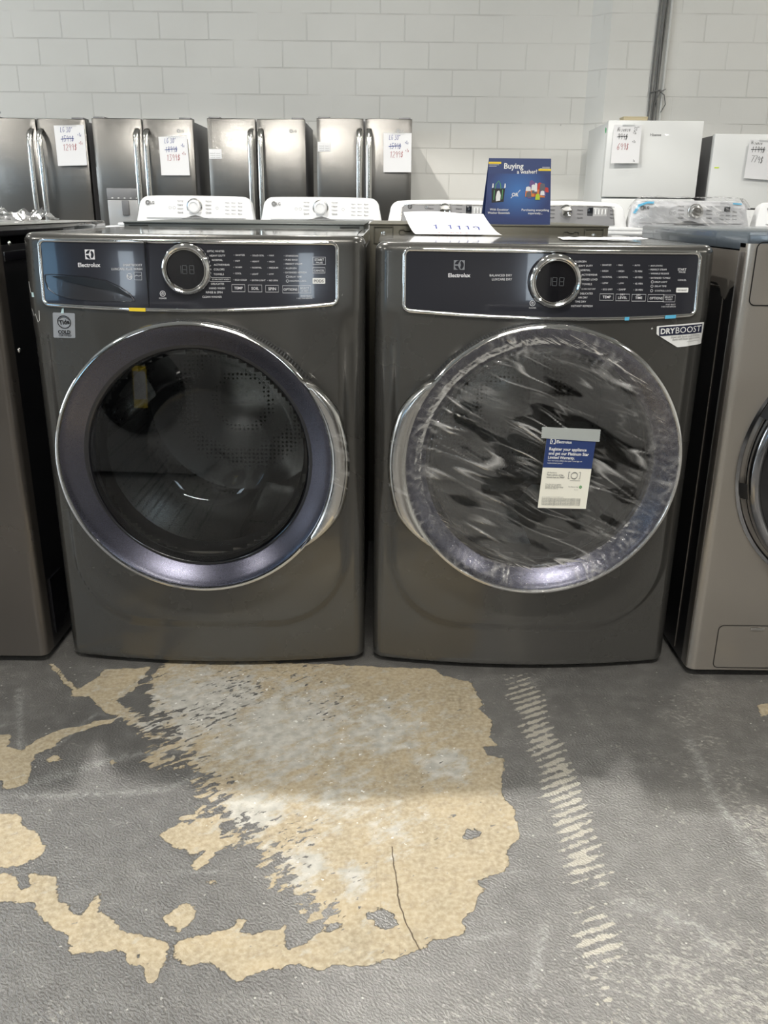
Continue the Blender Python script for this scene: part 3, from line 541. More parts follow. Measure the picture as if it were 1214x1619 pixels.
# cables running down the pilaster
t = thing('cable_bundle', 'bundle of grey cables running down the white block wall above the upright freezer', 'cable', (2.21, 7.87, 0))
for k in range(5):
    pts = [((k - 2) * .014 + .010 * math.sin(z * 2.3 + k * 1.7) + (.02 * math.sin(k * 3) if z < 1.9 else 0), -.012 - .012 * (k % 2), z) for z in np.linspace(.3, CEIL - .01, 40)]
    MB().tube(pts, .0075, 8).build('cable', M['cable'], t)
MB().tube([(.062, -.018, .3), (.066, -.018, CEIL - .01)], .013, 12).build('conduit', M['conduit'], t)
for z in (1.96, 2.9): MB().tube([(.042 * math.cos(a), -.02 + .02 * math.sin(a), z + .01 * math.cos(a)) for a in np.linspace(0, 2 * PI, 16, endpoint=False)], .004, 6, closed=True).build('cable_tie', M['cable'], t)
MB().tube([(.03, -.03, 1.96), (.07, -.05, 1.93), (.09, -.04, 1.86), (.06, -.03, 1.80)], .004, 6).build('loose_wire', M['cable'], t)
MB().tube([(.0, -.03, 1.86), (.03, -.05, 1.95), (.08, -.04, 1.975)], .004, 6).build('loose_wire', M['cable'], t)
# ---------------------------------------------------------------- the two big front loaders
Y0 = 1.755
def laundry(loc, wdt, top, name, label, kind):
    W2 = wdt / 2; rc = .026; T = thing(name, label, 'washer' if kind == 'washer' else 'dryer', loc)
    px = -.001 if kind == 'washer' else .004          # door centre
    DZ = .514 if kind == 'washer' else .516
    def yb(x):
        ax = min(abs(x), W2); y = .036 * (ax / W2) ** 2; e = ax - (W2 - rc)
        return y + (rc - math.sqrt(max(0, rc * rc - e * e)) if e > 0 else 0)
    def shield(x, z):                                  # low relief field around the door, outside of it the skin steps back
        q = (abs(x - px) - (.305 - .16), (.117 + .16) - z); d = math.hypot(max(q[0], 0), max(q[1], 0)) + min(max(q), 0) - .16
        s = min(1, max(0, (d + .006) / .016)); s = s * s * (3 - 2 * s); f = min(1, max(0, (.815 - z) / .06))
        return .0075 * s * f
    def tilt(z):
        k = min(1, max(0, (z - .805) / .15)); return .012 * k * k * (3 - 2 * k)
    def SF(off):
        return lambda x, z: (x, yb(x) + tilt(z) + shield(x, z) - off, z)
    # front panel
    xs = list(np.linspace(-(W2 - rc), W2 - rc, 84)); cr = [W2 - rc + rc * math.sin(a) for a in np.linspace(.12, PI / 2, 9)]
    xs = [-c for c in cr[::-1]] + xs + cr
    r = .018
    zr = [.014, .020] + list(np.linspace(.03, top - r - .002, 104)) + [top - r + r * math.sin(a) for a in np.linspace(.1, PI / 2, 8)]
    rows = []
    for z in zr:
        e = z - (top - r); d = r - math.sqrt(max(0, r * r - e * e)) if e > 0 else (.004 if z < .016 else 0)
        row = [(-W2 + d, .085, z)]
        for x in xs:
            sgn = 1 if x > 0 else -1; ax = abs(x); k = min(1, max(0, (ax - (W2 - rc)) / rc)); k2 = 1 - math.sqrt(max(0, 1 - k * k))
            row.append((x - sgn * d * k, yb(x) + tilt(z) + shield(x, z) + d * (1 - k2), z))
        row.append((W2 - d, .085, z)); rows.append(row)
    mb = MB(); mb.grid(rows)
    hole = .222
    mb.f = [f for f in mb.f if sum(math.hypot(mb.v[i][0] - px, mb.v[i][2] - DZ) for i in f) / 4 > hole]
    mb.build('front_panel', M['slate'], T, smooth=50, fix=True)
    # top panel
    last = rows[-1]
    mb = MB(); mb.grid([[(x, y, z) for x, y, z in last], [(x * (W2 - .004) / W2, .30, z) for x, y, z in last], [(x * (W2 - .004) / W2, .742, z) for x, y, z in last]])
    mb.box(-W2 + .006, W2 - .006, .10, .742, top - .03, top - .0015)
    mb.build('top_panel', M['slate_top'], T, smooth=40)
    # cabinet sides / rear
    mb = MB(); x0, x1 = -W2 + .004, W2 - .004
    for sx in (x0, x1 - .003): mb.box(sx, sx + .003, .085, .74, .016, top - .031)
    mb.box(x0 + .003, x1 - .003, .735, .74, .016, top - .031).box(x0 + .003, x1 - .003, .09, .735, .016, .03)
    mb.build('cabinet', M['black'] if kind == 'washer' else M['taupe_dark'], T, smooth=0)
    for sx in (-1, 1):
        for fy in (.10, .66): MB().lathe([(0, 0), (.022, 0), (.024, .006), (.016, .010), (.010, .016)], 20, cx=sx * (W2 - .07), cy=fy, axis='z').build('foot', M['rubber'], T)
    # control panel
    if kind == 'washer': PX0, PX1, ztop, pts = -.3065, .2915, lambda x: .9500, ((-.3065, .8250), (-.16, .8205), (0, .8195), (.148, .8225), (.2915, .8330))
    else: PX0, PX1, ztop, pts = -.2865, .3075, lambda x: .9395 - .002 * x, ((-.2865, .8215), (-.156, .8145), (0, .8105), (.15, .8115), (.3075, .8180))
    pxs = np.array([p[0] for p in pts]); pzs = np.array([p[1] for p in pts]); cf = np.polyfit(pxs, pzs, 3)
    zbot = lambda x: float(np.polyval(cf, x))
    def corner(x, rr=.012):
        e = min(x - PX0, PX1 - x); return rr - math.sqrt(max(0, rr * rr - (rr - e) ** 2)) if e < rr else 0
    cx = [PX0 + .012 * (1 - math.cos(a)) for a in np.linspace(0, PI / 2, 7)]; cxr = [PX1 - (c - PX0) for c in cx[::-1]]
    us = cx + list(np.linspace(PX0 + .02, PX1 - .02, 50)) + cxr
    F = SF(.0030)
    mb = MB(); mb.grid([[F(x, (ztop(x) - corner(x)) * (1 - t) + (zbot(x) + corner(x)) * t) for x in us] for t in np.linspace(0, 1, 8)])
    cp = mb.build('control_panel', M['panel'], T, smooth=60)
    loop = [(x, ztop(x) - corner(x)) for x in us] + [(x, zbot(x) + corner(x)) for x in us[::-1]]
    Fm = SF(.003)
    MB().tube([Fm(x, z) for x, z in loop], .0042, 8, closed=True, flat=.8).build('panel_trim', M['chrome'], T, smooth=60)
    # lettering
    G = SF(.0040); TX = W_TEXT if kind == 'washer' else D_TEXT; legs = {}; ticks = {}
    cuts = ((-.15, 'brand_lettering'), (-.065, 'series_lettering'), (-.02, 'power_mark'), (.082, 'cycle_legend')) + (((.118, 'temperature_legend'), (.150, 'soil_legend'), (.180, 'spin_legend'), (.2375, 'options_legend')) if kind == 'washer' else ((.125, 'temperature_legend'), (.152, 'dryness_legend'), (.190, 'time_legend'), (.2575, 'options_legend'))) + ((9, 'start_legend'),)
    def grp(x, D=legs):
        for lim, nm in cuts:
            if x < lim: return D.setdefault(nm, MB())
    for tx, ax, az, bx, bz in TX:
        xx = ax if tx not in ('SELECT', 'OR RESET', 'HOLD SELECT', '3 SEC FOR REMOTE', 'PERFECT STEAM', 'CONTROL LOCK') else ax - .01
        if tx == 'POWER': xx = -.03
        if tx.startswith(('LUX', 'SMART', 'BAL')): xx = -.10
        text2(grp(xx), tx, (ax, az), (bx, bz), G, .02 if tx == 'Electrolux' else (.008 if tx in ('TEMP', 'SOIL', 'SPIN', 'LEVEL', 'TIME', 'DRY', 'OPTIONS', 'START') else 0))
        if .08 < ax < .22 and tx not in ('TEMP', 'SOIL', 'SPIN', 'OPTIONS', 'SELECT', 'OR RESET', 'DRY', 'LEVEL', 'TIME', 'HOLD SELECT', '3 SEC FOR REMOTE', 'DRUM LIGHT', 'DELAY TIME', 'CONTROL LOCK'):
            fill2(grp(ax, ticks), (ax - .0038, az - .0006, ax - .0022, az + .0006), G, 1)
    for b in (W_BOX if kind == 'washer' else D_BOX): box2(grp(min(b[0], b[2]) if min(b[0], b[2]) < .21 or min(b[0], b[2]) > .24 else .21), b, .0007, G)
    def ring(c, r, wd, m=None, fn=G): ribbon2(m or grp(c[0]), [(c[0] + r * math.cos(a), c[1] + r * math.sin(a)) for a in np.linspace(0, 2 * PI, 25)[:-1]], wd, fn, True)
    pw = (-.0561, .8511) if kind == 'washer' else (-.0293, .8405); pm_ = grp(-.03)
    ring(pw, .0052, .0010, pm_); ribbon2(pm_, [(pw[0], pw[1] - .001), (pw[0], pw[1] + .003)], .001, G); ring(pw, .0025, .0006, pm_)
    if kind == 'washer':
        for z in (.8855, .8773): ring((.1925, z), .0024, .0006)
        ring((-.1215, .8834), .0055, .0008); gm_ = grp(-.11); box2(gm_, (-.1117, .8767, -.097, .8916), .0006, G); ribbon2(gm_, [(-.111, .8835), (-.107, .886), (-.103, .884), (-.098, .886)], .0007, G)
    else:
        for z in (.883, .8747, .866): ring((.2108, z), .0024, .0006)
    for nm, mb_ in legs.items(): mb_.build(nm, M['legend'], cp, smooth=0, fix=False)
    for nm, mb_ in ticks.items(): mb_.build('indicator_marks', M['legend_dim'], cp, smooth=0, fix=False)
    # maker's square
    lx0, lz0, lx1, lz1 = (-.2104, .9145, -.1905, .9333) if kind == 'washer' else (-.1881, .9024, -.1667, .9207)
    lm = M['legend'] if kind == 'washer' else M['legend_dim']
    c = ((lx0 + lx1) / 2, (lz0 + lz1) / 2); R = (lx1 - lx0) / 2
    m1 = MB(); fill2(m1, (lx0, lz0, lx1, lz1), G, 2); lo = m1.build('maker_emblem', lm, cp, smooth=0, fix=False)
    G2 = SF(.0046); m2 = MB()
    arc = lambda a0, a1, r0, n=14: [(c[0] + R * r0 * math.cos(math.radians(a)), c[1] + R * r0 * math.sin(math.radians(a))) for a in np.linspace(a0, a1, n)]
    for seg in (arc(80, 170, .84) + [(c[0] - R * .25, c[1] + R * .12)], arc(190, 280, .84) + [(c[0] - R * .25, c[1] - R * .12)], arc(-64, 64, .84) + [(c[0] + R * .18, c[1] + R * .45), (c[0] + R * .30, c[1]), (c[0] + R * .18, c[1] - R * .45)]):
        m2.poly([G2(*p) for p in seg])
    m2.build('emblem_pattern', M['panel'], lo, smooth=0, fix=False)
    # filled key
    kb = (.2424, .8720, .2676, .8829) if kind == 'washer' else (.2625, .8624, .2880, .8716)
    k = MB().prism(rrect(*[kb[i] for i in (0, 2, 1, 3)], .0015, 3), -.0006, .0006)
    k.v = [G(x, z)[:1] + (G(x, z)[1] + y,) + (z,) for x, y, z in k.v]
    key = k.build('filled_key', M['white_print'], cp, smooth=0); tag(key, 'pale filled key')
    m2 = MB(); text2(m2, 'PODS' if kind == 'washer' else 'DRY BOOST', (kb[0] + .003, (kb[1] + kb[3]) / 2), (kb[2] - .003, (kb[1] + kb[3]) / 2), SF(.0052), .01); m2.build('key_print', M['ink'], key, smooth=0, fix=False)
    # dial
    dx, dz = (-.0053, .8984) if kind == 'washer' else (.0126, .8833)
    rr = .0500 if kind == 'washer' else .0530
    D0 = yb(dx) + tilt(dz) - .004
    MB().lathe([(rr, 0), (rr, -.006), (rr * .97, -.012), (rr * .92, -.0165), (rr * .87, -.018), (rr * .82, -.0165), (rr * .80, -.013), (rr * .78, -.0155), (rr * .755, -.0165), (rr * .74, -.014), (rr * .735, -.009)], 80, cx=dx, cz=dz, cy=D0).build('selector_dial', M['chrome'], T, smooth=40)
    face = MB().lathe([(.0001, -.0105), (rr * .74, -.0105)], 64, cx=dx, cz=dz, cy=D0).build('dial_display', M['black_gloss'], T, smooth=0, fix=False)
    Gd = lambda x, z: (x, D0 - .0112, z); sg = MB()
    h = .0155; segs = {'a': ((0, 1), (1, 1)), 'b': ((1, 1), (1, .5)), 'c': ((1, .5), (1, 0)), 'd': ((0, 0), (1, 0)), 'e': ((0, 0), (0, .5)), 'f': ((0, .5), (0, 1)), 'g': ((0, .5), (1, .5))}
    for n_, (ox, st) in enumerate(((-.018, 'bc'), (-.0065, 'abcdefg'), (.0075, 'abcdefg'))):
        for q in st:
            (a, b_), (c_, d_) = segs[q]; ribbon2(sg, [(dx + ox + a * .0085 - (.0 if q not in 'bc' or n_ else 0), dz - h / 2 + b_ * h), (dx + ox + c_ * .0085, dz - h / 2 + d_ * h)], .0014, Gd)
    sg.build('display_digits', M['seg'], face, smooth=0, fix=False)
    if kind == 'washer':
        # detergent drawer: seam and scooped handle
        mb = MB(); mb.box(-.0860, -.0846, yb(-.085) - .0036, yb(-.085) + .0145, .8195, .9505); dr = mb.build('detergent_drawer', M['black'], T, smooth=0)
        rec = [(-.3054, .8835), (-.2889, .8851), (-.2567, .884), (-.2123, .882), (-.1691, .8752), (-.1392, .8628), (-.1189, .8491), (-.1099, .838), (-.1091, .833), (-.1484, .8319), (-.2115, .8324), (-.2497, .835), (-.2813, .842), (-.301, .8546), (-.3068, .8732)]
        rec = [(x * .955 - .0085, (z - .857) * .96 + .858) for x, z in rec]
        cxm, czm = -.215, .857
        rws = []
        for s_, o_ in ((1.0, .0034), (.985, .0052), (.955, .0050), (.93, .0010), (.90, -.006), (.80, -.010), (.55, -.012), (.25, -.0125), (.02, -.0125)):
            rws.append([(cxm + (x - cxm) * s_, yb(x) + tilt(czm + (z - czm) * s_) - o_, czm + (z - czm) * s_) for x, z in rec])
        # the recess sits behind the panel plane, its rolled lip in front of it
        rim = MB(); rim.grid(rws[:4], closed_u=True); rim.build('drawer_handle_rim', M['panel'], dr, smooth=80)
        Gr = lambda s_: [(cxm + (x - cxm) * s_, czm + (z - czm) * s_) for x, z in rec]
        pan = poly_map(MB(), Gr(.97), SF(.0042)); pan.build('drawer_handle_recess', M['slate_dark'], dr, smooth=0, fix=False)
        pull = [(-.290, .8810), (-.2567, .8815), (-.2126, .8795), (-.1718, .8730), (-.1440, .8610), (-.1230, .8470), (-.1170, .8400), (-.165, .8560), (-.2147, .8640), (-.2585, .8720)]
        pm = poly_map(MB(), [(x * .955 - .0085, (z - .857) * .96 + .858) for x, z in pull], SF(.0062)); pm.build('drawer_pull', M['black'], dr, smooth=30, fix=False)
        # stickers
        st = MB(); sp = [(-.2905, .8075), (-.2885, .8092), (-.2440, .8090), (-.2425, .8075), (-.2470, .7600), (-.2486, .7588), (-.2930, .7582), (-.2946, .7598)]
        G3 = SF(.0006); poly_map(st, sp, G3); so = st.build('badge_sticker', M['sticker_silver'], T, smooth=0, fix=False)
        tag(so, 'silver square detergent badge sticker')
        G4 = SF(.0014); m2 = MB(); cc = (-.2675, .7905)
        ribbon2(m2, [(cc[0] + .0140 * math.cos(a), cc[1] + .0125 * math.sin(a)) for a in np.linspace(0, 2 * PI, 29)[:-1]], .0018, G4, True)
        ribbon2(m2, [(cc[0] + .0115 * math.cos(a), cc[1] + .0100 * math.sin(a)) for a in np.linspace(.4, 2.6, 12)], .0010, G4)
        text2(m2, 'Tide', (-.2790, .7890), (-.2560, .7920), G4, .035); text2(m2, 'COLD', (-.2832, .7703), (-.2560, .7706), G4, .04); text2(m2, 'CERTIFIED', (-.2825, .7635), (-.2548, .7638), G4, .015)
        m2.build('badge_print', M['ink'], so, smooth=0, fix=False)
        m2 = MB(); m2.poly([G4(*p) for p in ((-.2725, .8080), (-.2660, .8080), (-.2650, .8180), (-.2690, .8175))])
        m3 = MB(); m3.poly([SF(.0010)(*p) for p in ((-.3345, .8475), (-.3285, .8478), (-.3278, .8385), (-.3335, .8380))]); m3.build('tape_scrap', M['pale_tape'], T, smooth=0, fix=False)
        m2.build('tape_scrap', M['pale_tape'], T, smooth=0, fix=False)
        m2 = MB(); hs = [(-.3375, .815), (-.3345, .800), (-.330, .805), (-.3265, .788), (-.3225, .792), (-.3200, .812)]
        ribbon2(m2, hs, .0010, SF(.0006)); m3 = MB(); ribbon2(m3, [(-.3365, .847), (-.3385, .858), (-.340, .868)], .0015, SF(.0006)); m3.build('glue_mark', M['white_print'], T, smooth=0, fix=False); m2.build('glue_mark', M['white_print'], T, smooth=0, fix=False)
        m2 = MB(); Gt = SF(.0078); m2.grid([[Gt(x, zbot(x) + o) for x in np.linspace(-.1255, -.092, 5)] for o in (.0034, -.0034)]); m2.build('yellow_tape', M['yellow'], T, smooth=0, fix=False)
    else:
        bo = [(.2294, .7950), (.2315, .7962), (.3300, .8028), (.3330, .8018), (.3350, .7590), (.3330, .7572), (.2800, .7528), (.2775, .7535), (.2325, .7785), (.2306, .7805)]
        G3 = SF(.0022); st = MB(); poly_map(st, bo, G3); so = st.build('feature_sticker', M['white_print'], T, smooth=0, fix=False); tag(so, 'white sticker with a dark band')
        st = MB(); poly_map(st, [(.2345, .7938), (.3285, .7995), (.3300, .7812), (.2365, .7760)], SF(.0032)); st.build('sticker_band', M['navy_dark'], so, smooth=0, fix=False)
        m2 = MB(); text2(m2, 'DRY', (.2385, .7856), (.2690, .7872), SF(.004), .03); text2(m2, 'BOOST', (.2705, .7874), (.3265, .7906), SF(.004), 0.0, 1.0); m2.build('sticker_lettering', M['white_print'], so, smooth=0, fix=False)
        m2 = MB(); Gs = SF(.0030)
        for a, b in (((.262, .7735), (.326, .7775)), ((.266, .7685), (.327, .7725)), ((.298, .7640), (.326, .7665))): text2(m2, 'shown with boost cycle in action', a, b, Gs, 0, 1.6)
        m2.build('sticker_small_print', M['grey_ink'], so, smooth=0, fix=False)
        m2 = MB(); Gt = SF(.0078)
        for a, b in ((.243, .266), (.159, .168)): MB().grid([[Gt(x, zbot(x) + o) for x in np.linspace(a, b, 4)] for o in (.0034, -.0034)]).build('protective_tape', M['blue_tape'], T, smooth=0, fix=False)
        m2 = MB(); text2(m2, 'd-', (.2185, .7915), (.2225, .7915), SF(.0006), .03); m2.build('white_mark', M['white_print'], T, smooth=0, fix=False)
    # ---- door
    R = .287; side = 1 if kind == 'washer' else -1
    K = dict(cx=px, cz=DZ)
    MB().lathe([(.236, .034), (R - .004, .046), (R + .0005, .040), (R + .0005, -.030), (R - .003, -.040)], 144, **K).build('door_ring', M['comb'], T, smooth=50)
    door = MB().lathe([(R - .003, -.037), (R + .003, -.043), (R + .0035, -.050), (R + .001, -.055), (R - .004, -.056), (R - .0065, -.052), (R - .0068, -.046)], 144, **K).build('door_trim', M['chrome'], T, smooth=60)
    MB().lathe([(R - .006, -.0515), (R - .011, -.0495), (R - .018, -.0445), (R - .028, -.0368), (R - .038, -.0290), (R - .047, -.0225)], 144, **K).build('door_bezel', M['bezel'], T, smooth=60)
    MB().lathe([(R - .047, -.0225), (R - .052, -.0215), (R - .056, -.018), (R - .0585, -.010), (R - .059, -.002)], 144, **K).build('door_band', M['bezel_dark'], T, smooth=60)
    gm = MB().lathe([(rr_, -.018 - .0022 * (1 - (rr_ / .229) ** 2)) for rr_ in np.linspace(.2285, .0005, 14)], 96, **K)
    gm.v = [(x, y + (z - DZ) * .062, z) for x, y, z in gm.v]; gm.build('door_glass', M['glass'], T, smooth=80, fix=False)
    MB().lathe([(.226, -.004), (.212, .02), (.196, .06), (.188, .098), (.170, .125), (.130, .142), (.07, .150), (.001, .152)], 96, **K).build('glass_bowl', M['bowl'], T, smooth=80, fix=False)
    MB().lathe([(.2285, -.004), (.229, .012), (.228, .040), (.215, .052), (.222, .064), (.236, .070), (.240, .085)], 96, **K).build('door_gasket', M['rubber'], T, smooth=60)
    dm = MB().lathe([(.240, .085), (.262, .10), (.264, .52), (.250, .545), (.10, .56), (.06, .55), (.001, .55)], 96, **K).build('drum', M['drum'], T, smooth=50)
    for a in (-70, 50, 170):
        mb = MB(); rws = []
        for y_ in np.linspace(.12, .50, 8):
            row = []
            for u in np.linspace(-1, 1, 9):
                aa = math.radians(a + u * 14); rad = .264 - .055 * (1 - abs(u) ** 1.6) * (1 if .13 < y_ < .49 else .1); row.append((px + rad * math.cos(aa), y_, DZ + rad * math.sin(aa)))
            rws.append(row)
        mb.grid(rws).build('drum_paddle', M['drum'] if kind == 'washer' else M['galv'], dm, smooth=70)
    # grip
    mb = MB(); rws = []
    for a in np.linspace(-41, 41, 60):
        k = max(0, 1 - (abs(a) / 38) ** 2.2); k = k ** .8 if k > 0 else 0; aa = math.radians(a); ro = R + .0025 + .030 * min(1, k * 1.25); ri = R - .006
        if abs(a) > 27: ro = R + .0025 + .030 * min(1, max(0, 1 - (abs(a) / 38) ** 2.2) ** .8 * 1.25)
        sec = [(ri, -.050), (ri + .003, -.060), (ri + (ro - ri) * .35, -.0655), (ri + (ro - ri) * .7, -.064), (ro - .003, -.058), (ro, -.050), (ro - .001, -.040), (ro - .006, -.034), (ri + (ro - ri) * .5, -.036), (ri, -.040)]
        rws.append([(px + side * r_ * math.cos(aa), y_, DZ + r_ * math.sin(aa)) for r_, y_ in sec])
    mb.grid(rws, closed_u=True); mb.build('door_handle', M['chrome_soft'], T, smooth=60)
    mb = MB(); rws = []
    for a in np.linspace(-30, 30, 70):
        aa = math.radians(a); row = []
        for j, r_ in enumerate(np.linspace(R - .004, R + .033 * max(.2, 1 - (abs(a) / 36) ** 2.5), 8)):
            nz = noise.noise(Vector((a * .12, r_ * 90, side))) * .0022
            row.append((px + side * r_ * math.cos(aa), -.0675 + abs(j - 3.2) * .0012 + nz, DZ + r_ * math.sin(aa)))
        rws.append(row)
    mb.grid(rws).build('handle_film', M['wrap'], T, smooth=70)
    return T, px, DZ, SF

washer, wpx, WDZ, WSF = laundry((-.391, Y0, 0), .695, .964, 'front_load_washer', 'dark titanium front-load washer with chrome dial, clear uncovered door and a silver badge sticker', 'washer')
dryer, dpx, DDZ, DSF = laundry((.322, Y0, 0), .690, .953, 'front_load_dryer', 'dark titanium front-load dryer with crinkled clear film stretched over its round door', 'dryer')

# crinkled film over the dryer door
def door_film():
    Rm = .283; nr, na = 120, 460; rws = []; hz = []
    base = lambda r: np.interp(r, [0, .215, .23, .24, .248, .256, .265, .273, .281, .284], [-.0420, -.0400, -.0385, -.0355, -.0365, -.0430, -.0495, -.0525, -.0545, -.057])
    for j in range(nr + 1):
        r = Rm * (j / nr) ** .9 + .0004; row = []
        for i in range(na):
            a = 2 * PI * i / na; x, z = r * math.cos(a), r * math.sin(a)
            u = x * math.cos(-.42) + z * math.sin(-.42); v = -x * math.sin(-.42) + z * math.cos(-.42)
            wv = v + .012 * noise.noise(Vector((u * 9, v * 9, 3))) + .10 * u * u
            n1 = noise.noise(Vector((u * 4.0, wv * 46, 1.3))); n2 = noise.noise(Vector((u * 9, wv * 95, 5.1)))
            ridge = max(0, 1 - abs(n1) * 13) * max(0, .35 + noise.noise(Vector((u * 11 + 4, wv * 16, 9))) * 1.3)
            ridge2 = max(0, 1 - abs(n2) * 10) * max(0, .1 + noise.noise(Vector((u * 14, wv * 30, 2))) * 1.2)
            edge = min(1, max(0, (r - .218) / .035))
            ne = noise.noise(Vector((a * 13, r * 26, 7))); ne2 = noise.noise(Vector((x * 48, z * 48, 4)))
            re = max(0, 1 - abs(ne) * 8) * max(0, .35 + noise.noise(Vector((a * 3, r * 30, 1))) * 1.4); re2 = max(0, 1 - abs(ne2) * 9) * .55
            h = (.0014 * n1 + .0045 * ridge + .0020 * ridge2) * (1 - edge) + edge * (.0035 * re + .0022 * re2)
            # areas where the film clings to the glass look clear
            cling = 0
            for bx, bz, ru, rv in ((-.02, -.005, .13, .060), (.075, .055, .12, .042), (-.055, -.075, .085, .045), (.03, .075, .09, .040), (.085, .0, .06, .05)):
                bu = (x - bx) * math.cos(-.42) + (z - bz) * math.sin(-.42); bv = -(x - bx) * math.sin(-.42) + (z - bz) * math.cos(-.42)
                cling = max(cling, 1.25 - math.hypot(bu / ru, bv / rv))
            cling += .75 * noise.noise(Vector((u * 13, v * 40, 6)))
            cl = min(1, max(0, (cling - .22) * 9))
            sheet = .062 + .035 * noise.noise(Vector((u * 5, v * 22, 8))) + .03 * abs(n1)
            m = (sheet * (1 - cl) + .60 * ridge + .34 * ridge2) * (1 - edge * .8) + edge * (.34 * re ** 1.3 + .22 * re2 ** 1.3 + .012)  # creases whitened here to stand for their bright glints
            hz.append(float(min(.6, max(.0, m)))); row.append((x + dpx, float(base(r)) - .0008 - h, z + DDZ))
        rws.append(row)
    o = MB().grid(rws, closed_u=True).build('door_film', M['film'], dryer, smooth=80, fix=False)
    at = o.data.attributes.new('haze', 'FLOAT', 'POINT'); at.data.foreach_set('value', hz)
    tag(o, 'crinkled clear protective film')
door_film()

# warranty card taped to the dryer's door film
t = thing('warranty_card', 'navy and cream warranty card taped to the film on the dryer door', 'card', (.378, 1.6985, .503), 0)
A = [(-.047, .076), (.054, .073), (.045, -.076), (-.056, -.075)]
def CM(o_):
    def f(u, v):     # u 0..1 left-right, v 0..1 bottom-top
        xb = A[3][0] + (A[2][0] - A[3][0]) * u; zb = A[3][1] + (A[2][1] - A[3][1]) * u; xt = A[0][0] + (A[1][0] - A[0][0]) * u; zt = A[0][1] + (A[1][1] - A[0][1]) * u
        return (xb + (xt - xb) * v, -o_ - .006 * (1 - v) ** 2, zb + (zt - zb) * v)
    return f
def sheet(f0, f1, u0, u1, v0, v1, n=8):
    mb = MB(); mb.grid([[f0(u0 + (u1 - u0) * i / n, v0 + (v1 - v0) * j / n) for i in range(n + 1)] for j in range(n + 1)])
    return mb
sheet(CM(0), None, 0, 1, 0, 1).build('card_face', M['cream'], t)
sheet(CM(.0006), None, 0, 1, .578, 1).build('card_header', M['navy'], t)
wp = MB(); G = CM(.0012)
fill2(wp, (.08, .91, .19, .985), G, 2)
text2(wp, 'Electrolux', (.21, .945), (.52, .945), G, .02, .75)
for s_, a, b, z in (('Register your appliance', .08, .84, .862), ('and get our Platinum Star', .08, .90, .800), ('Limited Warranty.', .08, .62, .742)): text2(wp, s_, (a, z - .018), (b, z - .018), G, .02, .75)
for s_, a, b, z in (('Our warranty offers two year coverage on', .08, .78, .690), ('replacement parts.*', .08, .40, .655)): text2(wp, s_, (a, z - .01), (b, z - .01), G, 0, .7)
wp.build('header_print', M['white_print'], t, smooth=0, fix=False)
G5 = CM(.0018); wp = MB(); ribbon2(wp, [(.135 + .035 * math.cos(a), .948 + .027 * math.sin(a)) for a in np.linspace(0, 2 * PI, 17)[:-1]], .014, G5, True); fill2(wp, (.13, .93, .165, .965), G5, 1); wp.build('card_emblem', M['navy'], t, smooth=0, fix=False)
bp = MB()
for s_, a, b, z, bo in (('US Residents', .10, .30, .51, 0), ('Text a photo of the', .10, .44, .478, .02), ('camera icon to 70007', .10, .47, .445, .02), ('Scan the icon to register', .10, .42, .345, 0), ('or visit our website for', .10, .43, .325, 0), ('details of the warranty', .10, .47, .305, 0), ('and how to claim it', .10, .36, .285, 0), ('The Platinum Star', .57, .78, .315, 0), ('Warranty', .70, .78, .275, 0)): text2(bp, s_, (a, z), (b, z), G, bo, .75)
for k in range(6): text2(bp, 'Terms and conditions apply see the full warranty text supplied for coverage', (.06, .16 - k * .021), (.86 if k else .5, .165 - k * .021), G, 0, 1.2 if k else 1.0)
ribbon2(bp, [(.665 + .065 * math.cos(a), .475 + .045 * math.sin(a)) for a in np.linspace(0, 2 * PI, 25)[:-1]], .010, G, True)
for sx in (-1, 1): ribbon2(bp, [(.665 + sx * .095, .525), (.665 + sx * .12, .525), (.665 + sx * .12, .43), (.665 + sx * .095, .43)], .009, G)
ribbon2(bp, [(.59, .405), (.80, .405)], .005, G)
bp.build('card_print', M['grey_ink'], t, smooth=0, fix=False)
bp = MB(); ribbon2(bp, [(.825 + .022 * math.cos(a), .315 + .015 * math.sin(a)) for a in np.linspace(0, 2 * PI, 9)[:-1]], .014, G, True); bp.build('card_leaf_mark', M['green'], t, smooth=0, fix=False)
bp = MB(); zig = [(-.058, .098)] + [(-.058 - (.0015 if k % 2 else 0), .098 - k * .0026) for k in range(10)] + [(.060, .068)] + [(.060 + (.0015 if k % 2 else 0), .068 + k * .0026) for k in range(11)]
bp.poly([(x, -.0024, z) for x, z in zig]); m_tape = glass_mat('card_tape_film', (.8, .8, .8), 1.6, .3)
nt = m_tape.node_tree; d_ = nd(nt, 'ShaderNodeBsdfDiffuse', {0: (.62, .66, .64)}); mx_ = nd(nt, 'ShaderNodeMixShader', {0: .62}); src = nt.nodes['Mix Shader'].outputs[0]
nt.links.new(src, mx_.inputs[1]); nt.links.new(d_.outputs[0], mx_.inputs[2]); nt.links.new(mx_.outputs[0], nt.nodes['Material Output'].inputs[0])
bp.build('card_tape', m_tape, t, smooth=0, fix=False)
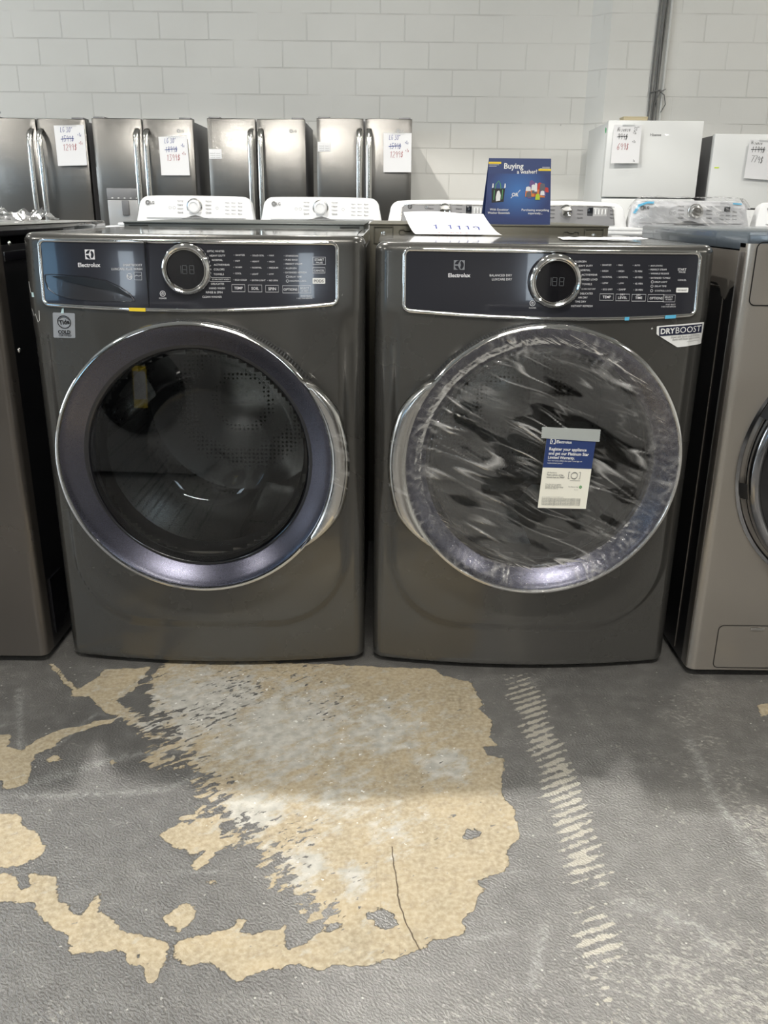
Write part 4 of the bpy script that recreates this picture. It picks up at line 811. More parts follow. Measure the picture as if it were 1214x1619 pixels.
# ---------------------------------------------------------------- neighbours at both ends of the row
def side_machine(c, y0, top, wdt, front, side, name, label, black_front=False):
    W2 = wdt / 2; T = thing(name, label, 'washer', (c, y0, 0)); rc = .018
    cr = [(W2 - rc + rc * math.sin(a), rc - rc * math.cos(a)) for a in np.linspace(0, PI / 2, 8)]
    prof = [(-x, y) for x, y in cr[::-1]] + [(x, 0) for x in np.linspace(-W2 + rc, W2 - rc, 40)[1:-1]] + cr
    prof = [(prof[0][0], .045)] + prof + [(prof[-1][0], .045)]
    zs = [.020, .026] + list(np.linspace(.035, top - .026, 70)) + [top - .022]
    mb = MB(); mb.grid([[(x, y, z) for x, y in prof] for z in zs])
    if True: mb.f = [f for f in mb.f if sum(math.hypot(mb.v[i][0] + .012, mb.v[i][2] - .507) for i in f) / 4 > .245]
    mb.build('front_panel', front, T, smooth=50)
    if black_front:
        mb = MB().box(-W2, W2, .005, .74, top - .022, top, .004)
    else:
        mb = MB().box(-W2, W2, .012, .75, top - .036, top, .006)
    mb.build('top_panel', M['black_gloss'] if black_front else M['bluegrey'], T, smooth=40)
    mb = MB()
    for sx in (-1, 1): mb.box(min(sx * (W2 - .003), sx * W2), max(sx * (W2 - .003), sx * W2), .045, .745, .018, top - .037)
    mb.box(-W2 + .003, W2 - .003, .742, .745, .018, top - .037).box(-W2 + .003, W2 - .003, .05, .742, .018, .03)
    mb.build('cabinet', M['black'], T, smooth=0)
    for sx in (-1, 1):
        for fy in (.07, .66): MB().lathe([(0, 0), (.022, 0), (.024, .006), (.016, .012), (.010, .020)], 20, cx=sx * (W2 - .05), cy=fy, axis='z').build('foot', M['rubber'], T)
    K = dict(cx=-.012, cz=.507)
    MB().lathe([(.240, .03), (.291, .004), (.293, -.004), (.286, -.006), (.280, .002), (.272, .012)], 120, **K).build('door_surround', M['chrome_dark'] if not black_front else M['black'], T, smooth=40)
    dr = MB().lathe([(.268, .02), (.276, -.010), (.277, -.030), (.270, -.042), (.262, -.045), (.254, -.040), (.250, -.030)], 120, **K).build('door_ring', M['chrome_dark'], T, smooth=50)
    MB().lathe([(.252, -.032)] + [(r_, -.034 - .014 * (1 - (r_ / .24) ** 2)) for r_ in np.linspace(.235, .001, 12)], 96, **K).build('door_glass', M['black_gloss'], T, smooth=80, fix=False)
    return T, W2
LT, LW = side_machine(-1.130, 1.772, .975, .69, M['taupe_dark'], M['black'], 'front_load_washer', 'black-sided front-load washer cut off by the left edge of the photo', True)
mb = MB()
for y_, z_ in ((.085, .940), (-.0 + .065, .722), (.26, .30), (.40, .62), (.55, .87)): mb.lathe([(.0001, .004), (.003, .0038), (.005, .002), (.0055, 0)], 14, axis='x', cx=LW, cy=y_, cz=z_)
mb.build('side_screw', M['screw'], LT)
mb = MB(); mb.prism([(.06, .05), (.10, .05), (.16, .10), (.16, .17), (.13, .19), (.06, .19)], LW, LW + .004, 'x'); mb.build('side_plate', M['black_gloss'], LT, smooth=30)
mb = MB(); mb.box(LW - .004, LW + .003, .05, .74, .905, .925, .002); mb.build('side_rail', M['black_gloss'], LT)
mb = MB(); mb.box(-LW, LW, .006, .73, .975, .9775, .001).build('top_trim', M['chrome_soft'], LT)

RT, RW = side_machine(1.050, 1.742, .981, .69, M['taupe'], M['black'], 'front_load_washer', 'taupe graphite front-load washer cut off by the right edge of the photo')
mb = MB(); mb.prism([(.045, .944), (.60, .944), (.60, .875), (.14, .875), (.120, .868), (.105, .850), (.085, .845), (.066, .868), (.045, .876)], -RW - .0015, -RW + .001, 'x'); mb.build('side_cap', M['taupe'], RT, smooth=0)
mb = MB()
mb.tube([(-RW - .001, .215, .06), (-RW - .001, .215, .84), (-RW - .001, .205, .862), (-RW - .001, .185, .868), (-RW - .001, .12, .868)], .0025, 8); mb.tube([(-RW - .001, .095, .03), (-RW - .001, .095, .85)], .0020, 8)
mb.build('side_rib', M['taupe_dark'], RT, smooth=60)
mb = MB(); mb.box(-RW - .002, -RW + .012, -.001 + .012, .045, .022, .944, .003); mb.build('corner_flange', M['taupe_dark'], RT, smooth=40)
mb = MB(); ribbon2(mb, rrect(-.330, .330, .842, .966 - .004, .012), .0022, lambda x, z: (x, -.0012, z), True); mb.build('control_panel_seam', M['black'], RT, smooth=0)
mb = MB(); mb.box(-.06, .10, -.003, .002, .865, .945, .004); mb.build('display_panel', M['black_gloss'], RT)
MB().lathe([(.042, 0), (.042, -.02), (.038, -.026), (.0001, -.027)], 48, cx=.17, cz=.905).build('selector_dial', M['chrome'], RT)
mb = MB(); ribbon2(mb, rrect(-.288, -.10, .026, .134, .012), .0016, lambda x, z: (x, -.0010, z), True); fd = mb.build('filter_door', M['black'], RT, smooth=0)
MB().box(-.217, -.186, -.004, .0, .1235, .1305, .0012).build('filter_latch', M['chrome_soft'], fd)
for a0 in (150, 186):
    mb = MB(); mb.lathe([(.288, -.012), (.279, -.024), (.272, -.036), (.284, -.020)], 6, cx=-.012, cz=.507, a0=math.radians(a0), a1=math.radians(a0 + 7)); mb.build('hinge_clip', M['black'], RT, smooth=0)

# ---------------------------------------------------------------- row standing back to back behind the front one
def rear_machine(c, wdt, top, m, label, latches, brk):
    W2 = wdt / 2; T = thing('back_to_back_washer', label, 'washer', (c, 2.530, 0))
    MB().box(-W2, W2, .012, .70, .02, top - .002, .006).build('cabinet', m, T)
    MB().box(-W2, W2, 0, .010, .02, top, .003).build('rear_panel', m, T)
    MB().box(-W2 - .001, W2 + .001, -.002, .70, top - .0015, top + .003, .001).build('top_edge', M['chrome_soft'] if brk else m, T)
    for sx in (-1, 1):
        cx_ = sx * (W2 - .040)
        mb = MB(); mb.tube([(cx_ - .026, -.001, top - .006), (cx_ + .026, -.001, top - .006), (cx_ + .026, -.001, top - .05), (cx_ - .026, -.001, top - .05)], .0025, 6, closed=True); mb.build('corner_plate', m, T)
        MB().lathe([(.0001, -.005), (.004, -.0045), (.0065, -.002), (.0068, 0)], 16, cx=cx_, cz=top - .022).build('screw', M['screw'], T)
        MB().lathe([(0, 0), (.02, 0), (.02, .012), (.012, .02)], 16, cx=sx * (W2 - .06), cy=.08, axis='z').build('foot', M['rubber'], T)
    for lx in latches:
        mb = MB(); o = [(-.022, 0), (-.020, .008), (-.010, .009), (-.006, .005), (.006, .005), (.010, .009), (.020, .008), (.022, 0), (.022, -.022), (.018, -.027), (-.018, -.027), (-.022, -.022)]
        mb.tube([(lx + a, -.0015, top - .022 + b) for a, b in o], .0016, 6, closed=True); lt = mb.build('latch_plate', M['olive'], T)
        mb = MB().lathe([(.0001, -.006), (.004, -.005), (.006, -.001)], 14, cx=lx, cz=top - .030); mb.build('latch_screw', M['screw'], lt)
    MB().lathe([(.0001, -.0014), (.0028, -.0012), (.003, 0)], 12, cx=-W2 + .092, cz=top - .030).build('bolt_hole', M['black'], T)
    return T
rear_machine(-.402, .675, .972, M['galv'], 'grey-green metal back of a washer standing behind the dark washer', [], False)
rear_machine(.286, .672, .974, M['olive'], 'brown metal back of a washer with latch plates standing behind the dryer', [-.230, .232], False)

# ---------------------------------------------------------------- top loaders in the middle row
def topload(c, wdt, kind, label, group, ztop=1.072):
    W2 = wdt / 2; T = thing('top_load_washer', label, 'washer', (c, 4.42, 0), 0, group)
    MB().box(-W2, W2, 0, .66, .02, .90, .012).build('cabinet', M['white'], T)
    MB().box(-W2 + .002, W2 - .002, -.004, .56, .902, .925, .010).build('top_deck', M['white'], T)
    MB().box(-W2 + .06, W2 - .06, .03, .50, .926, .940, .006).build('lid', M['white'] if kind != 'ge' else M['white_plastic'], T)
    for sx in (-1, 1):
        for fy in (.06, .6): MB().box(sx * (W2 - .06) - .02, sx * (W2 - .06) + .02, fy - .02, fy + .02, 0, .02, .003).build('foot', M['rubber'], T)
    # console: sloped face, rounded shoulders
    zt = ztop; zb = .925; r = .055
    def outline(zt_, W_, rr_, bulge=0.0):
        p = [(-W_, zb)]
        for k in range(9):
            a = PI - PI / 2 * k / 8; p.append((-W_ + .018 + rr_ + rr_ * math.cos(a), zt_ - rr_ + rr_ * math.sin(a)))
        for k in range(1, 12): x = (-W_ + .018 + rr_) * (1 - k / 12 * 2); p.append((x, zt_ + bulge * (1 - (x / W_) ** 2)))
        for k in range(9):
            a = PI / 2 - PI / 2 * k / 8; p.append((W_ - .018 - rr_ + rr_ * math.cos(a), zt_ - rr_ + rr_ * math.sin(a)))
        return p + [(W_, zb)]
    bl = .008 if kind == 'ge' else .003
    o1 = outline(zt, W2, r, bl); fy = lambda z: .575 + (z - zb) * .22
    rows = [[(x, .66, z) for x, z in o1], [(x, fy(z) + .012, z) for x, z in o1], [(x * .992, fy(z) + .003, zb + (z - zb) * .975) for x, z in o1], [(x * .975, fy(z), zb + (z - zb) * .93) for x, z in o1], [(x * .55, fy(zb + (z - zb) * .6), zb + (z - zb) * .6) for x, z in o1], [(0, fy(zb + .05), zb + .05) for x, z in o1]]
    mb = MB().grid(rows); mb.poly([(x, .66, z) for x, z in o1]); mb.build('console', M['white_plastic'], T, smooth=40)
    P = lambda off: (lambda x, z: (x, fy(z) - off, z))
    if kind == 'ge':
        ip = [(-W2 + .075, .945), (-W2 + .085, zt - .035)] + [(x, zt - .024 + .008 * (1 - (x / W2) ** 2)) for x in np.linspace(-W2 + .10, W2 - .10, 14)] + [(W2 - .085, zt - .035), (W2 - .075, .945)]
        mb = MB(); mb.grid([[P(.004)(x, z) for x, z in ip], [P(.004)(x, .945) for x, z in ip]]); con = mb.build('console_face', M['silver'], T, smooth=0)
        ribm = MB(); ribm.tube([P(.004)(x, z) for x, z in ip], .003, 6); ribm.build('console_trim', M['chrome_soft'], T, smooth=60)
        mb = MB(); ribbon2(mb, [(-.205 + .010 * math.cos(a), 1.030 + .010 * math.sin(a)) for a in np.linspace(0, 2 * PI, 17)[:-1]], .004, P(.0055), True)
        text2(mb, 'ge', (-.211, 1.030), (-.199, 1.030), P(.0055), .03); mb.build('maker_mark', M['ink'], con, smooth=0, fix=False)
        MB().box(.105, .135, fy(1.0) - .007, fy(1.0) - .002, .992, 1.036, .001).build('display', M['lcd'], con)
        mb = MB(); mb.box(.137, .215, fy(1.0) - .006, fy(1.0) - .002, .990, 1.036, .001); mb.build('key_field', M['mid_grey'], con)
        mb = MB()
        for x in (.150, .168, .186, .204): mb.box(x - .002, x + .002, fy(1.0) - .0075, fy(1.0) - .005, 1.0, 1.028)
        mb.build('key_marks', M['white_print'], con, smooth=0)
        for z in (1.028, 1.001): MB().lathe([(.0001, -.004), (.008, -.004), (.010, 0)], 20, cx=-.115, cz=z, cy=fy(z) - .004).build('push_button', M['chrome_soft'], con)
        kx, kz, kr, km = -.012, 1.012, .034, M['chrome']
        MB().lathe([(kr + .004, 0), (kr + .002, -.006), (kr * .96, -.010), (kr * .84, -.024), (kr * .78, -.030), (kr * .3, -.026), (.0001, -.026)], 40, cx=kx, cz=kz, cy=fy(kz) - .003).build('selector_knob', km, T, smooth=35)
    else:
        con = None
        kx, kz, kr = (-.004 if kind == 'lg' else .030), 1.018, .034
        MB().lathe([(kr + .010, 0), (kr + .009, -.004), (kr + .003, -.005)], 40, cx=kx, cz=kz, cy=fy(kz) - .001).build('knob_ring', M['chrome_soft'], T, smooth=40)
        MB().lathe([(kr, -.004), (kr, -.022), (kr - .005, -.028), (kr * .72, -.029), (kr * .70, -.026), (.0001, -.026)], 40, cx=kx, cz=kz, cy=fy(kz)).build('selector_knob', M['white_plastic'] if kind == 'lg' else M['chrome_soft'], T, smooth=35)
        mb = MB(); ribbon2(mb, [(-.262 + .009 * math.cos(a), 1.038 + .009 * math.sin(a)) for a in np.linspace(0, 2 * PI, 15)[:-1]], .008, P(.0035), True); text2(mb, 'LG', (-.248, 1.038), (-.225, 1.038), P(.0035), .03); mb.build('maker_mark', M['grey_ink'], T, smooth=0, fix=False)
        mb = MB(); mb.box(-W2 + .06, W2 - .05, fy(.95) - .004, fy(.95) + .01, .958, .9605, .001); mb.build('console_groove', M['mid_grey'], T)
        if kind == 'lgd': MB().box(.190, .222, fy(1.03) - .004, fy(1.03), 1.022, 1.046, .001).build('display', M['lcd'], T)
    mb = MB(); rows_ = 4
    for side_, x in ((-1, kx - .062), (1, kx + .062)):
        for k, wname in enumerate(('Normal', 'Heavy', 'Delicates', 'Quick')):
            z = kz + .030 - k * .020; wd = .032; a = (x - wd, z) if side_ < 0 else (x, z); text2(mb, wname, a, (a[0] + wd, z), P(.0056 if kind == 'ge' else .0035), .02, .9)
    x0 = .165 if kind != 'ge' else .23
    for col in range(3 if kind != 'ge' else 1):
        for k in range(4):
            if kind == 'lgd' and k == 0: continue
            xx = x0 + col * .036; z = 1.040 - k * .019; text2(mb, ('Warm', 'Medium', 'Rinse')[col], (xx, z), (xx + .024, z), P(.0056 if kind == 'ge' else .0035), .02, .9)
    for xx in (kx - .135, kx - .112, kx + .125):
        if kind != 'ge': ribbon2(mb, [(xx + .007 * math.cos(a), 1.012 + .007 * math.sin(a)) for a in np.linspace(0, 2 * PI, 13)[:-1]], .0012, P(.002), True)
    mb.build('printed_legend', M['grey_ink'] if kind != 'ge' else M['ink'], T, smooth=0, fix=False)
    return T
topload(-1.062, .66, 'lg', 'white top-load washer with a white knob, leftmost in the middle row', 'white top loaders')
topload(-.365, .68, 'lg', 'white top-load washer with a white knob, second from left in the middle row', 'white top loaders')
topload(.330, .665, 'ge', 'white top-load washer with a grey console, left of and behind the navy tent sign', 'grey console top loaders', 1.060)
topload(1.000, .665, 'ge', 'white top-load washer with a grey console, right of and behind the navy tent sign', 'grey console top loaders', 1.060)
WR = topload(1.672, .675, 'lgd', 'white top-load washer wrapped in clear plastic with blue tape on its console', 'white top loaders', 1.075)
topload(2.375, .68, 'lg', 'white top-load washer cut off by the right edge in the middle row', 'white top loaders')
# its wrap and tape
mb = MB(); rws = []
for j, s_ in enumerate(np.linspace(0, 1, 26)):
    row = []
    for x in np.linspace(-.335, .33, 60):
        z = .93 + .165 * min(1, s_ * 1.6); y = .555 + (z - .925) * .22 if s_ < .62 else .59 + (s_ - .62) * .20
        k = max(0, abs(x) - .265); z -= k * k * 14
        n_ = noise.noise(Vector((x * 14, s_ * 6, 2))) * .010 + noise.noise(Vector((x * 40, s_ * 18, 5))) * .005; row.append((x, y - .012 + n_, z + n_ * .7))
    rws.append(row)
mb.grid(rws).build('plastic_wrap', M['wrap'], WR, smooth=80)
mb = MB(); f = lambda z: .575 + (z - .925) * .22 - .004
mb.grid([[(x, f(z) , z) for x, z in ((-.315, 1.010), (-.285, 1.055), (-.235, 1.071), (-.20, 1.071))], [(x, f(z), z) for x, z in ((-.300, 1.006), (-.276, 1.045), (-.235, 1.060), (-.20, 1.060))]])
mb.grid([[(.235, f(1.068), 1.068), (.285, f(1.066), 1.066)], [(.235, f(1.06), 1.060), (.285, f(1.058), 1.058)]]); mb.build('blue_tape', M['blue_tape'], WR, smooth=0, fix=False)

# ---------------------------------------------------------------- stainless refrigerators along the back wall
def fridge(x0, x1, top, label, dispenser=False, y0=7.17):
    W = x1 - x0; c = (x0 + x1) / 2; T = thing('french_door_refrigerator', label, 'refrigerator', (c, y0, 0), 0, 'stainless refrigerators'); W2 = W / 2
    MB().box(-W2 + .004, W2 - .004, .075, .78, .03, top - .012, .006).build('cabinet', M['fridge_side'], T)
    for sx in (-1, 1): MB().box(sx * (W2 - .06) - .045, sx * (W2 - .06) + .045, .02, .16, top - .011, top + .012, .005).build('hinge_cover', M['fridge_side'], T)
    MB().box(-W2 + .02, W2 - .02, .09, .16, 0, .03).build('kick_plate', M['black'], T)
    def slab(xa, xb, za, zb, nm):
        rows = []; n = 18
        for z in (za, za + .006, zb - .006, zb):
            e = .006 if z in (za, zb) else 0
            rows.append([(xa + .003 + (xb - xa - .006) * i / n, .012 * (2 * i / n - 1) ** 2 + e + (.006 if i in (0, n) else 0), z) for i in range(n + 1)])
        mb = MB().grid(rows); mb.box(xa + .004, xb - .004, .022, .070, za + .002, zb - .002)
        return mb.build(nm, M['steel'], T, smooth=50)
    dl = slab(-W2, -.004, .74, top, 'door'); drr = slab(.004, W2, .74, top, 'door'); fz = slab(-W2, W2, .06, .73, 'freezer_drawer')
    for sx, d_ in ((-1, dl), (1, drr)):
        hx = sx * .038
        pts = [(hx, .006, .80), (hx, -.045, .83)] + [(hx, -.060 - .012 * math.sin(PI * t_), .86 + (top - .16 - .86) * t_) for t_ in np.linspace(0, 1, 14)] + [(hx, -.045, top - .105), (hx, .006, top - .075)]
        MB().tube(pts, .021, 10, flat=.40, up=(0, 1, 0)).build('handle', M['chrome_soft'], d_, smooth=60)
    MB().tube([(-W2 + .08, .006, .66), (-W2 + .08, -.055, .66), (W2 - .08, -.055, .66), (W2 - .08, .006, .66)], .014, 10, up=(0, 0, 1)).build('handle', M['chrome_soft'], fz, smooth=60)
    mb = MB(); P = lambda x, z: (x, -.0015 + .012 * (2 * (x - W2 / 2) / W2) ** 2, z)
    ribbon2(mb, [(W2 - .110 + .009 * math.cos(a), top - .085 + .009 * math.sin(a)) for a in np.linspace(0, 2 * PI, 15)[:-1]], .008, P, True); text2(mb, 'LG', (W2 - .096, top - .085), (W2 - .068, top - .085), P, .02)
    mb.build('maker_mark', M['mid_grey'], drr, smooth=0, fix=False)
    if dispenser:
        MB().box(-W2 + .075, -.055, -.004, .012, 1.065, 1.150, .003).build('dispenser_panel', M['silver'], dl)
        MB().box(-W2 + .075, -.055, -.0015, .012, .82, 1.063, .003).build('dispenser_recess', M['mid_grey'], dl)
        MB().box(-.20, -.145, -.022, .0, .95, 1.06, .006).build('dispenser_spout', M['fridge_side'], dl)
        mb = MB(); text2(mb, '-  -  -  -  -', (-W2 + .11, 1.085), (-.075, 1.085), lambda x, z: (x, -.0048, z), 0); mb.build('dispenser_print', M['white_print'], dl, smooth=0, fix=False)
    return T, dl, W2
fridge(-3.090, -2.330, 1.645, 'stainless french-door refrigerator with a price sheet, cut off at the left edge')
fridge(-2.283, -1.503, 1.652, 'stainless french-door refrigerator with a water dispenser in its left door', True)
f3, d3, w3 = fridge(-1.396, -.637, 1.660, 'stainless french-door refrigerator with no price sheet, small label on its left door')
f4, d4, w4 = fridge(-.553, .187, 1.669, 'stainless french-door refrigerator at the right end of the row, its shadow on the wall')
for d_, x0, z0 in ((d3, -.372, 1.372), (d4, -.360, 1.432)):
    mb = MB(); P = lambda x, z: (x, -.004 + .012 * (2 * (x + .185) / .37) ** 2, z)
    mb.grid([[P(x, z) for x in np.linspace(x0, x0 + .10, 5)] for z in (z0, z0 + .07)]); so = mb.build('door_label', M['paper'], d_, smooth=0, fix=False)
    mb = MB(); [text2(mb, 'label text', (x0 + .01, z0 + .01 + k * .015), (x0 + .09, z0 + .01 + k * .015), lambda x, z: (x, P(x, z)[1] - .001, z), 0, .4) for k in range(3)]; mb.build('label_print', M['grey_ink'], so, smooth=0, fix=False)

# white refrigerators
t = thing('white_refrigerator', 'tall white top-freezer refrigerator with a price sheet and a green dot on its side', 'refrigerator', (1.975, 6.90, 0), math.radians(-2.0))
MB().box(-.345, .345, .062, .80, .03, 1.645, .006).build('cabinet', M['fridge_white'], t)
du = MB().box(-.35, .35, 0, .058, 1.12, 1.652, .008).build('freezer_door', M['fridge_white'], t); dl_ = MB().box(-.35, .35, 0, .058, .06, 1.11, .008).build('fridge_door', M['fridge_white'], t)
MB().box(-.33, .33, .07, .12, 0, .03).build('kick_plate', M['black'], t)
mb = MB(); text2(mb, 'Hisense', (-.035, 1.556), (.045, 1.556), lambda x, z: (x, -.001, z), .01); mb.build('maker_mark', M['grey_ink'], du, smooth=0, fix=False)
mb = MB(); mb.prism([(.070, 1.575), (.075, 1.60), (.110, 1.612), (.115, 1.59), (.09, 1.57)], -.3465, -.345, 'x'); mb.build('green_dot', mat('green_sticker', (.02, .45, .12), .5), t, smooth=0)
t = thing('white_refrigerator', 'lower white refrigerator at the right edge with its price sheet cut off', 'refrigerator', (2.81, 6.90, 0), 0)
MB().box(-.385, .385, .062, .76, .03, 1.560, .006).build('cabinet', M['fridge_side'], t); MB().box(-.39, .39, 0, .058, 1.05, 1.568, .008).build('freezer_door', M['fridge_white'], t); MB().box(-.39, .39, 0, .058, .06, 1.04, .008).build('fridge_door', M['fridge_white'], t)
MB().box(-.37, .37, .07, .12, 0, .03).build('kick_plate', M['black'], t)
mb = MB(); mb.box(-.365, -.33, -.0012, .001, 1.33, 1.338); mb.build('yellow_mark', mat('lime_mark', (.6, .75, .05), .5), t, smooth=0)
t = thing('cardboard_box', 'small flat beige box lying on top of the tall white refrigerator', 'box', (1.852, 7.02, 1.6465), 0)
MB().box(-.09, .09, 0, .12, 0, .038, .003).build('carton', M['card'], t); MB().box(-.092, .092, -.002, .122, .034, .042, .002).build('carton_lid', M['card'], t)

# ---------------------------------------------------------------- price sheets
def price(pts, y, label, lines, tape=True):
    c = [sum(p[i] for p in pts) / 4 for i in (0, 1)]; t = thing('price_sign', label, 'sign', (c[0], y, c[1]), 0, 'handwritten price sheets'); Q = [(p[0] - c[0], p[1] - c[1]) for p in pts]
    def f(o):
        def g(u, v):
            xb = Q[3][0] + (Q[2][0] - Q[3][0]) * u; zb = Q[3][1] + (Q[2][1] - Q[3][1]) * u; xt = Q[0][0] + (Q[1][0] - Q[0][0]) * u; zt = Q[0][1] + (Q[1][1] - Q[0][1]) * u
            return (xb + (xt - xb) * v, -o - .012 * max(0, .45 - v) ** 1.5, zb + (zt - zb) * v)
        return g
    s_ = sheet(f(.002), None, 0, 1, 0, 1).build('paper', M['paper'], t)
    if tape: sheet(f(.0035), None, .30, .75, .96, 1.03, 2).build('tape', M['clear'], t, fix=False)
    for k, (txt, u, v, h, col, st) in enumerate(lines):
        mb = MB(); G_ = f(.0032); hand(mb, txt, u, v, h, lambda a, b: G_(a, b), .013 if h > .1 else .010, st, random.Random(k)); mb.build('handwriting', M[col], s_, smooth=0, fix=False)
    return t
def lines(a, o, n, small='+Tx', first_col='blue_pen'): return [(a, .20, .83, .12, first_col, False), (o, .20, .60, .14, first_col, True), (small, .76, .72, .075, 'blue_pen', False), (n, .22, .38, .16, 'red_pen', False), (small, .78, .52, .075, 'red_pen', False)]
price([(-2.562, 1.594), (-2.330, 1.601), (-2.334, 1.314), (-2.560, 1.307)], 7.150, 'price sheet reading 1299 dollars on the leftmost stainless refrigerator', lines('LG 30"', '1599$', '1299$'))
price([(-1.765, 1.522), (-1.546, 1.533), (-1.540, 1.249), (-1.762, 1.247)], 7.150, 'price sheet reading 1399 dollars on the second stainless refrigerator', lines('LG 30"', '1899$', '1399$'))
price([(-.036, 1.566), (.181, 1.568), (.182, 1.289), (-.033, 1.287)], 7.150, 'price sheet reading 1299 dollars on the rightmost stainless refrigerator', lines('LG 30"', '1599$', '1299$'))
price([(1.659, 1.617), (1.863, 1.619), (1.866, 1.357), (1.658, 1.355)], 6.872, 'price sheet reading 699 dollars on the tall white refrigerator', [('Hisense', .14, .83, .11, 'ink', False), ('31"', .72, .84, .11, 'ink', False), ('999$', .16, .62, .15, 'ink', True), ('+Tx', .70, .76, .07, 'ink', False), ('699$', .18, .36, .17, 'red_pen', False), ('+Tx', .70, .53, .07, 'ink', False), ('1a', .78, .04, .06, 'ink', False)])
price([(2.675, 1.530), (2.895, 1.520), (2.890, 1.250), (2.668, 1.262)], 6.885, 'price sheet reading 779 dollars on the white refrigerator at the right edge', [('Hisense', .06, .88, .09, 'ink', False), ('1199$', .10, .68, .15, 'ink', True), ('779$', .14, .42, .17, 'ink', False)])

# sheet lying on the dryer, bent up against the machine behind
t = thing('price_sheet', 'white handwritten sheet lying on the dryer top and curling up against the machine behind', 'sign', (.183, 2.30, .9545))
def PS(o):
    def g(u, v):
        x = -.110 + .222 * u - .028 * v + (.0 if v < .9 else 0)
        L = v * .235; y = L * .93; z = .0015 + .052 * v ** 1.5 + .003 * math.sin(u * 5) * v
        return (x, y - o * .3, z + o)
    return g
ps = sheet(PS(0), None, 0, 1, 0, 1, 14).build('paper', M['paper'], t, smooth=60)
mb = MB(); hand(mb, '1 1119', .25, .34, .17, PS(.0012), .016, False); mb.build('handwriting', M['blue_pen'], ps, smooth=0, fix=False)
mb = MB(); hand(mb, 'i snore s', .28, .10, .09, PS(.0012), .010, False); mb.build('handwriting', M['red_pen'], ps, smooth=0, fix=False)
t = thing('paper_scrap', 'flat crumpled white paper scrap lying on the right part of the dryer top', 'paper', (.475, 1.99, .9535))
mb = MB(); mb.grid([[(-.085 + .19 * i / 14 + .02 * j / 6, .0 + .17 * j / 6, .002 + .003 * abs(noise.noise(Vector((i * .7, j * .9, 1)))) + .003 * (i / 14) ** 4) for i in range(15)] for j in range(7)]); mb.build('paper', M['paper'], t, smooth=60)

# ---------------------------------------------------------------- tent sign
t = thing('tent_sign', 'navy tent sign asking Buying a washer, standing on the machine behind the dryer', 'sign', (.376, 2.612, .9775), math.radians(-2))
def TP(o):
    def g(u, v): w_ = .190 - .014 * v; return (-w_ / 2 + w_ * u, -.002 - o + .022 * v, .178 * v)
    return g
fr_ = sheet(TP(0), None, 0, 1, 0, 1, 6).build('front_face', M['navy'], t, smooth=0)
def TB(u, v): w_ = .190 - .014 * v; return (-w_ / 2 + w_ * u - .006 * (1 - v), .072 - .048 * v, .178 * v)
mb = MB(); mb.grid([[TB(i / 4, j / 4) for i in range(5)] for j in range(5)]); mb.build('back_face', M['navy'], t, smooth=0)
grad = mat('blue_print', (.03, .10, .33), .4); nt = grad.node_tree
tc = nd(nt, 'ShaderNodeTexCoord'); gr = nd(nt, 'ShaderNodeTexGradient', {0: nd(nt, 'ShaderNodeMapping', {0: tc.outputs['Object'], 'Location': (0, 0, -1.15), 'Scale': (11, 0, 13)}).outputs[0]}, gradient_type='SPHERICAL')
nt.links.new(mixc(nt, gr.outputs[0], (.016, .035, .15), (.04, .17, .48)), nt.nodes['Principled BSDF'].inputs['Base Color'])
sheet(TP(.0004), None, .01, .99, .02, .77, 6).build('printed_picture', grad, fr_, smooth=0, fix=False)
G = TP(.0010); mb = MB(); text2(mb, 'Buying', (.25, .885), (.56, .888), G, .018, 1.0); text2(mb, 'a washer?', (.46, .80), (.78, .805), G, .015, 1.0)
text2(mb, 'OR', (.395, .455), (.50, .455), G, .03, 1.05); ribbon2(mb, [(.385, .40), (.41, .43)], .008, G); ribbon2(mb, [(.49, .485), (.525, .525)], .008, G)
for s_, a, b, z in (('With Excelsior', .07, .36, .215), ('Washer Essentials', .04, .38, .165), ('Purchasing everything', .56, .98, .215), ('separately...', .66, .88, .165)): text2(mb, s_, (a, z + .01), (b, z + .01), G, .01, 1.0)
for z, u0, u1 in ((.900, .01, .17), (.880, .01, .13), (.870, .86, .98), (.850, .82, .98)): ribbon2(mb, [(u0, z), (u1, z)], .006, G)
mb.build('sign_lettering', M['white_print'], fr_, smooth=0, fix=False)
mb = MB(); fill2(mb, (.0, .915, .20, .945), G, 2); fill2(mb, (.80, .815, 1.0, .845), G, 2); mb.build('yellow_bars', M['yellow'], fr_, smooth=0, fix=False)
mb = MB(); mb.poly([G(*p) for p in ((.075, .545), (.285, .545), (.275, .345), (.09, .325))]); mb.build('printed_bag', M['ink'], fr_, smooth=0, fix=False)
G2 = TP(.0016); mb = MB(); mb.poly([G2(*p) for p in ((.165, .50), (.19, .515), (.205, .50), (.225, .44), (.22, .36), (.155, .35), (.15, .42))])
for x in (.08, .27): mb.poly([G2(*p) for p in ((x, .55), (x + .025, .56), (x + .02, .62), (x + .005, .62))])
mb.build('printed_bottles', M['white_print'], fr_, smooth=0, fix=False)
mb = MB(); ribbon2(mb, [(.13, .54), (.14, .61), (.18, .66), (.21, .61), (.22, .54)], .012, G2); ribbon2(mb, [(.12, .52), (.12, .37)], .012, G2); ribbon2(mb, [(.25, .53), (.245, .38)], .012, G2); mb.build('printed_straps', M['green'], fr_, smooth=0, fix=False)
rng = random.Random(5)
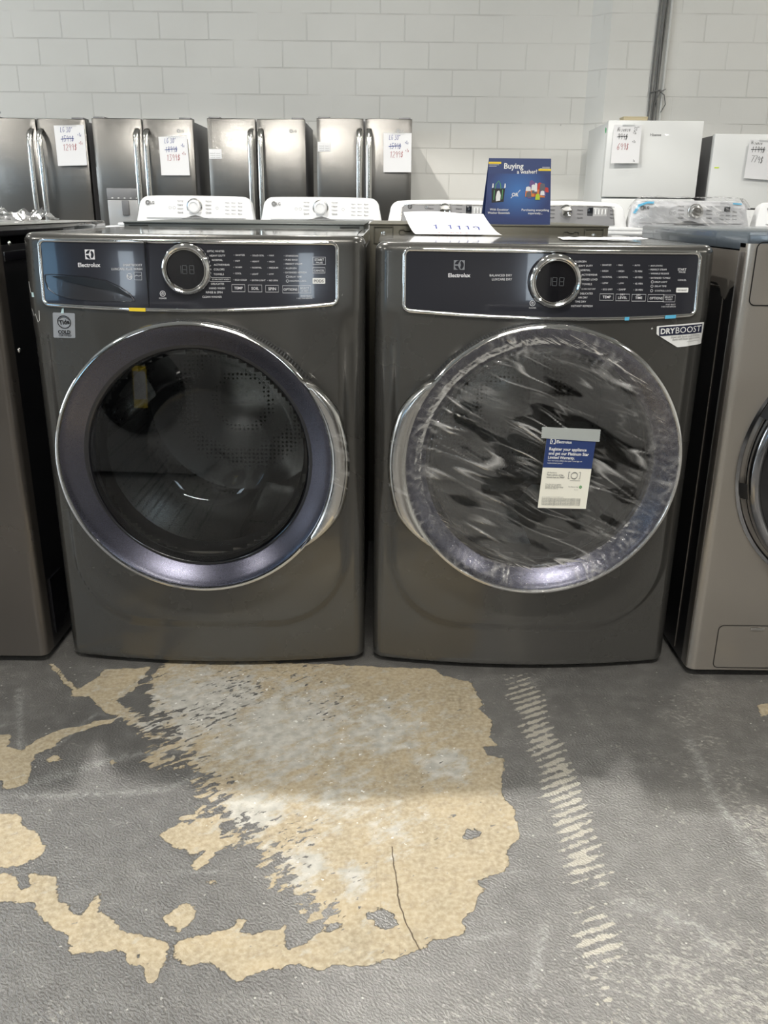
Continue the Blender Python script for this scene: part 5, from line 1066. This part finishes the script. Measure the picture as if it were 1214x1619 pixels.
for nm, colr in (('red', (.55, .04, .03)), ('orange', (.75, .22, .04)), ('purple', (.15, .08, .25)), ('lime', (.45, .6, .03)), ('white', (.8, .8, .8)), ('grey', (.12, .12, .14))):
    mb = MB()
    for k in range(4 if nm != 'lime' else 1):
        x = rng.uniform(.60, .90); z = rng.uniform(.39, .55) if nm != 'lime' else .38; w_, h_ = rng.uniform(.04, .09), rng.uniform(.06, .12)
        if nm == 'lime': x = .76
        G3 = TP(.0012 + .0001 * k + .0004 * (['red', 'orange', 'purple', 'grey', 'white', 'lime'].index(nm)))
        mb.poly([G3(x, z), G3(x + w_, z), G3(x + w_ * .9, z + h_), G3(x + w_ * .5, z + h_ * 1.15), G3(x + w_ * .1, z + h_)])
    mb.build('printed_products', mat('print_' + nm, colr, .5), fr_, smooth=0, fix=False)

# clear film left on top of the left machine
t = thing('crumpled_film', 'crumpled clear film lying on top of the black-sided machine at the left', 'film', (-1.02, 2.28, .9785))
mb = MB(); mb.grid([[(-.16 + .32 * i / 30, -.09 + .18 * j / 18, max(.0005, .012 + .03 * noise.noise(Vector((i * .35, j * .4, 1))) + .012 * noise.noise(Vector((i * .9, j * .9, 6))))) for i in range(31)] for j in range(19)]); mb.build('film', M['wrap'], t, smooth=70)

# ---------------------------------------------------------------- row across the aisle, behind the camera, mirrored in the door glass
def facing(c, m, label, tagged=False):
    T = thing('front_load_washer', label, 'washer', (c, -.80, 0), PI)
    MB().box(-.34, .34, 0, .72, .02, .97, .012).build('cabinet', m, T)
    for sx in (-1, 1):
        for fy in (.06, .66): MB().box(sx * .28 - .02, sx * .28 + .02, fy - .02, fy + .02, 0, .02, .003).build('foot', M['rubber'], T)
    MB().lathe([(.20, .001), (.255, -.002), (.26, -.03), (.24, -.045), (.21, -.04)], 64, cz=.52).build('door_ring', M['black_gloss'], T)
    g = MB().lathe([(.212, -.038), (.16, -.055), (.0001, -.065)], 48, cz=.52).build('door_glass', M['black_gloss'], T, fix=False)
    MB().box(-.30, .30, -.006, .001, .84, .93, .003).build('control_panel', M['black_gloss'], T)
    if tagged:
        MB().box(-.05, .03, -.075, -.068, .42, .66, .001).build('energy_label', M['yellow'], T); MB().box(-.045, .025, -.077, -.0755, .47, .63).build('energy_label_print', M['paper'], T)
facing(-2.00, M['mid_grey'], 'pale washer facing the row across the aisle, leftmost behind the camera')
facing(-1.27, M['mid_grey'], 'pale washer with a yellow energy label across the aisle, behind the camera', True)
facing(.45, M['mid_grey'], 'pale washer facing the row across the aisle, right behind the camera')
facing(1.18, M['taupe_dark'], 'dark washer facing the row across the aisle, rightmost behind the camera')
bpy.data.objects.remove(_fobj)
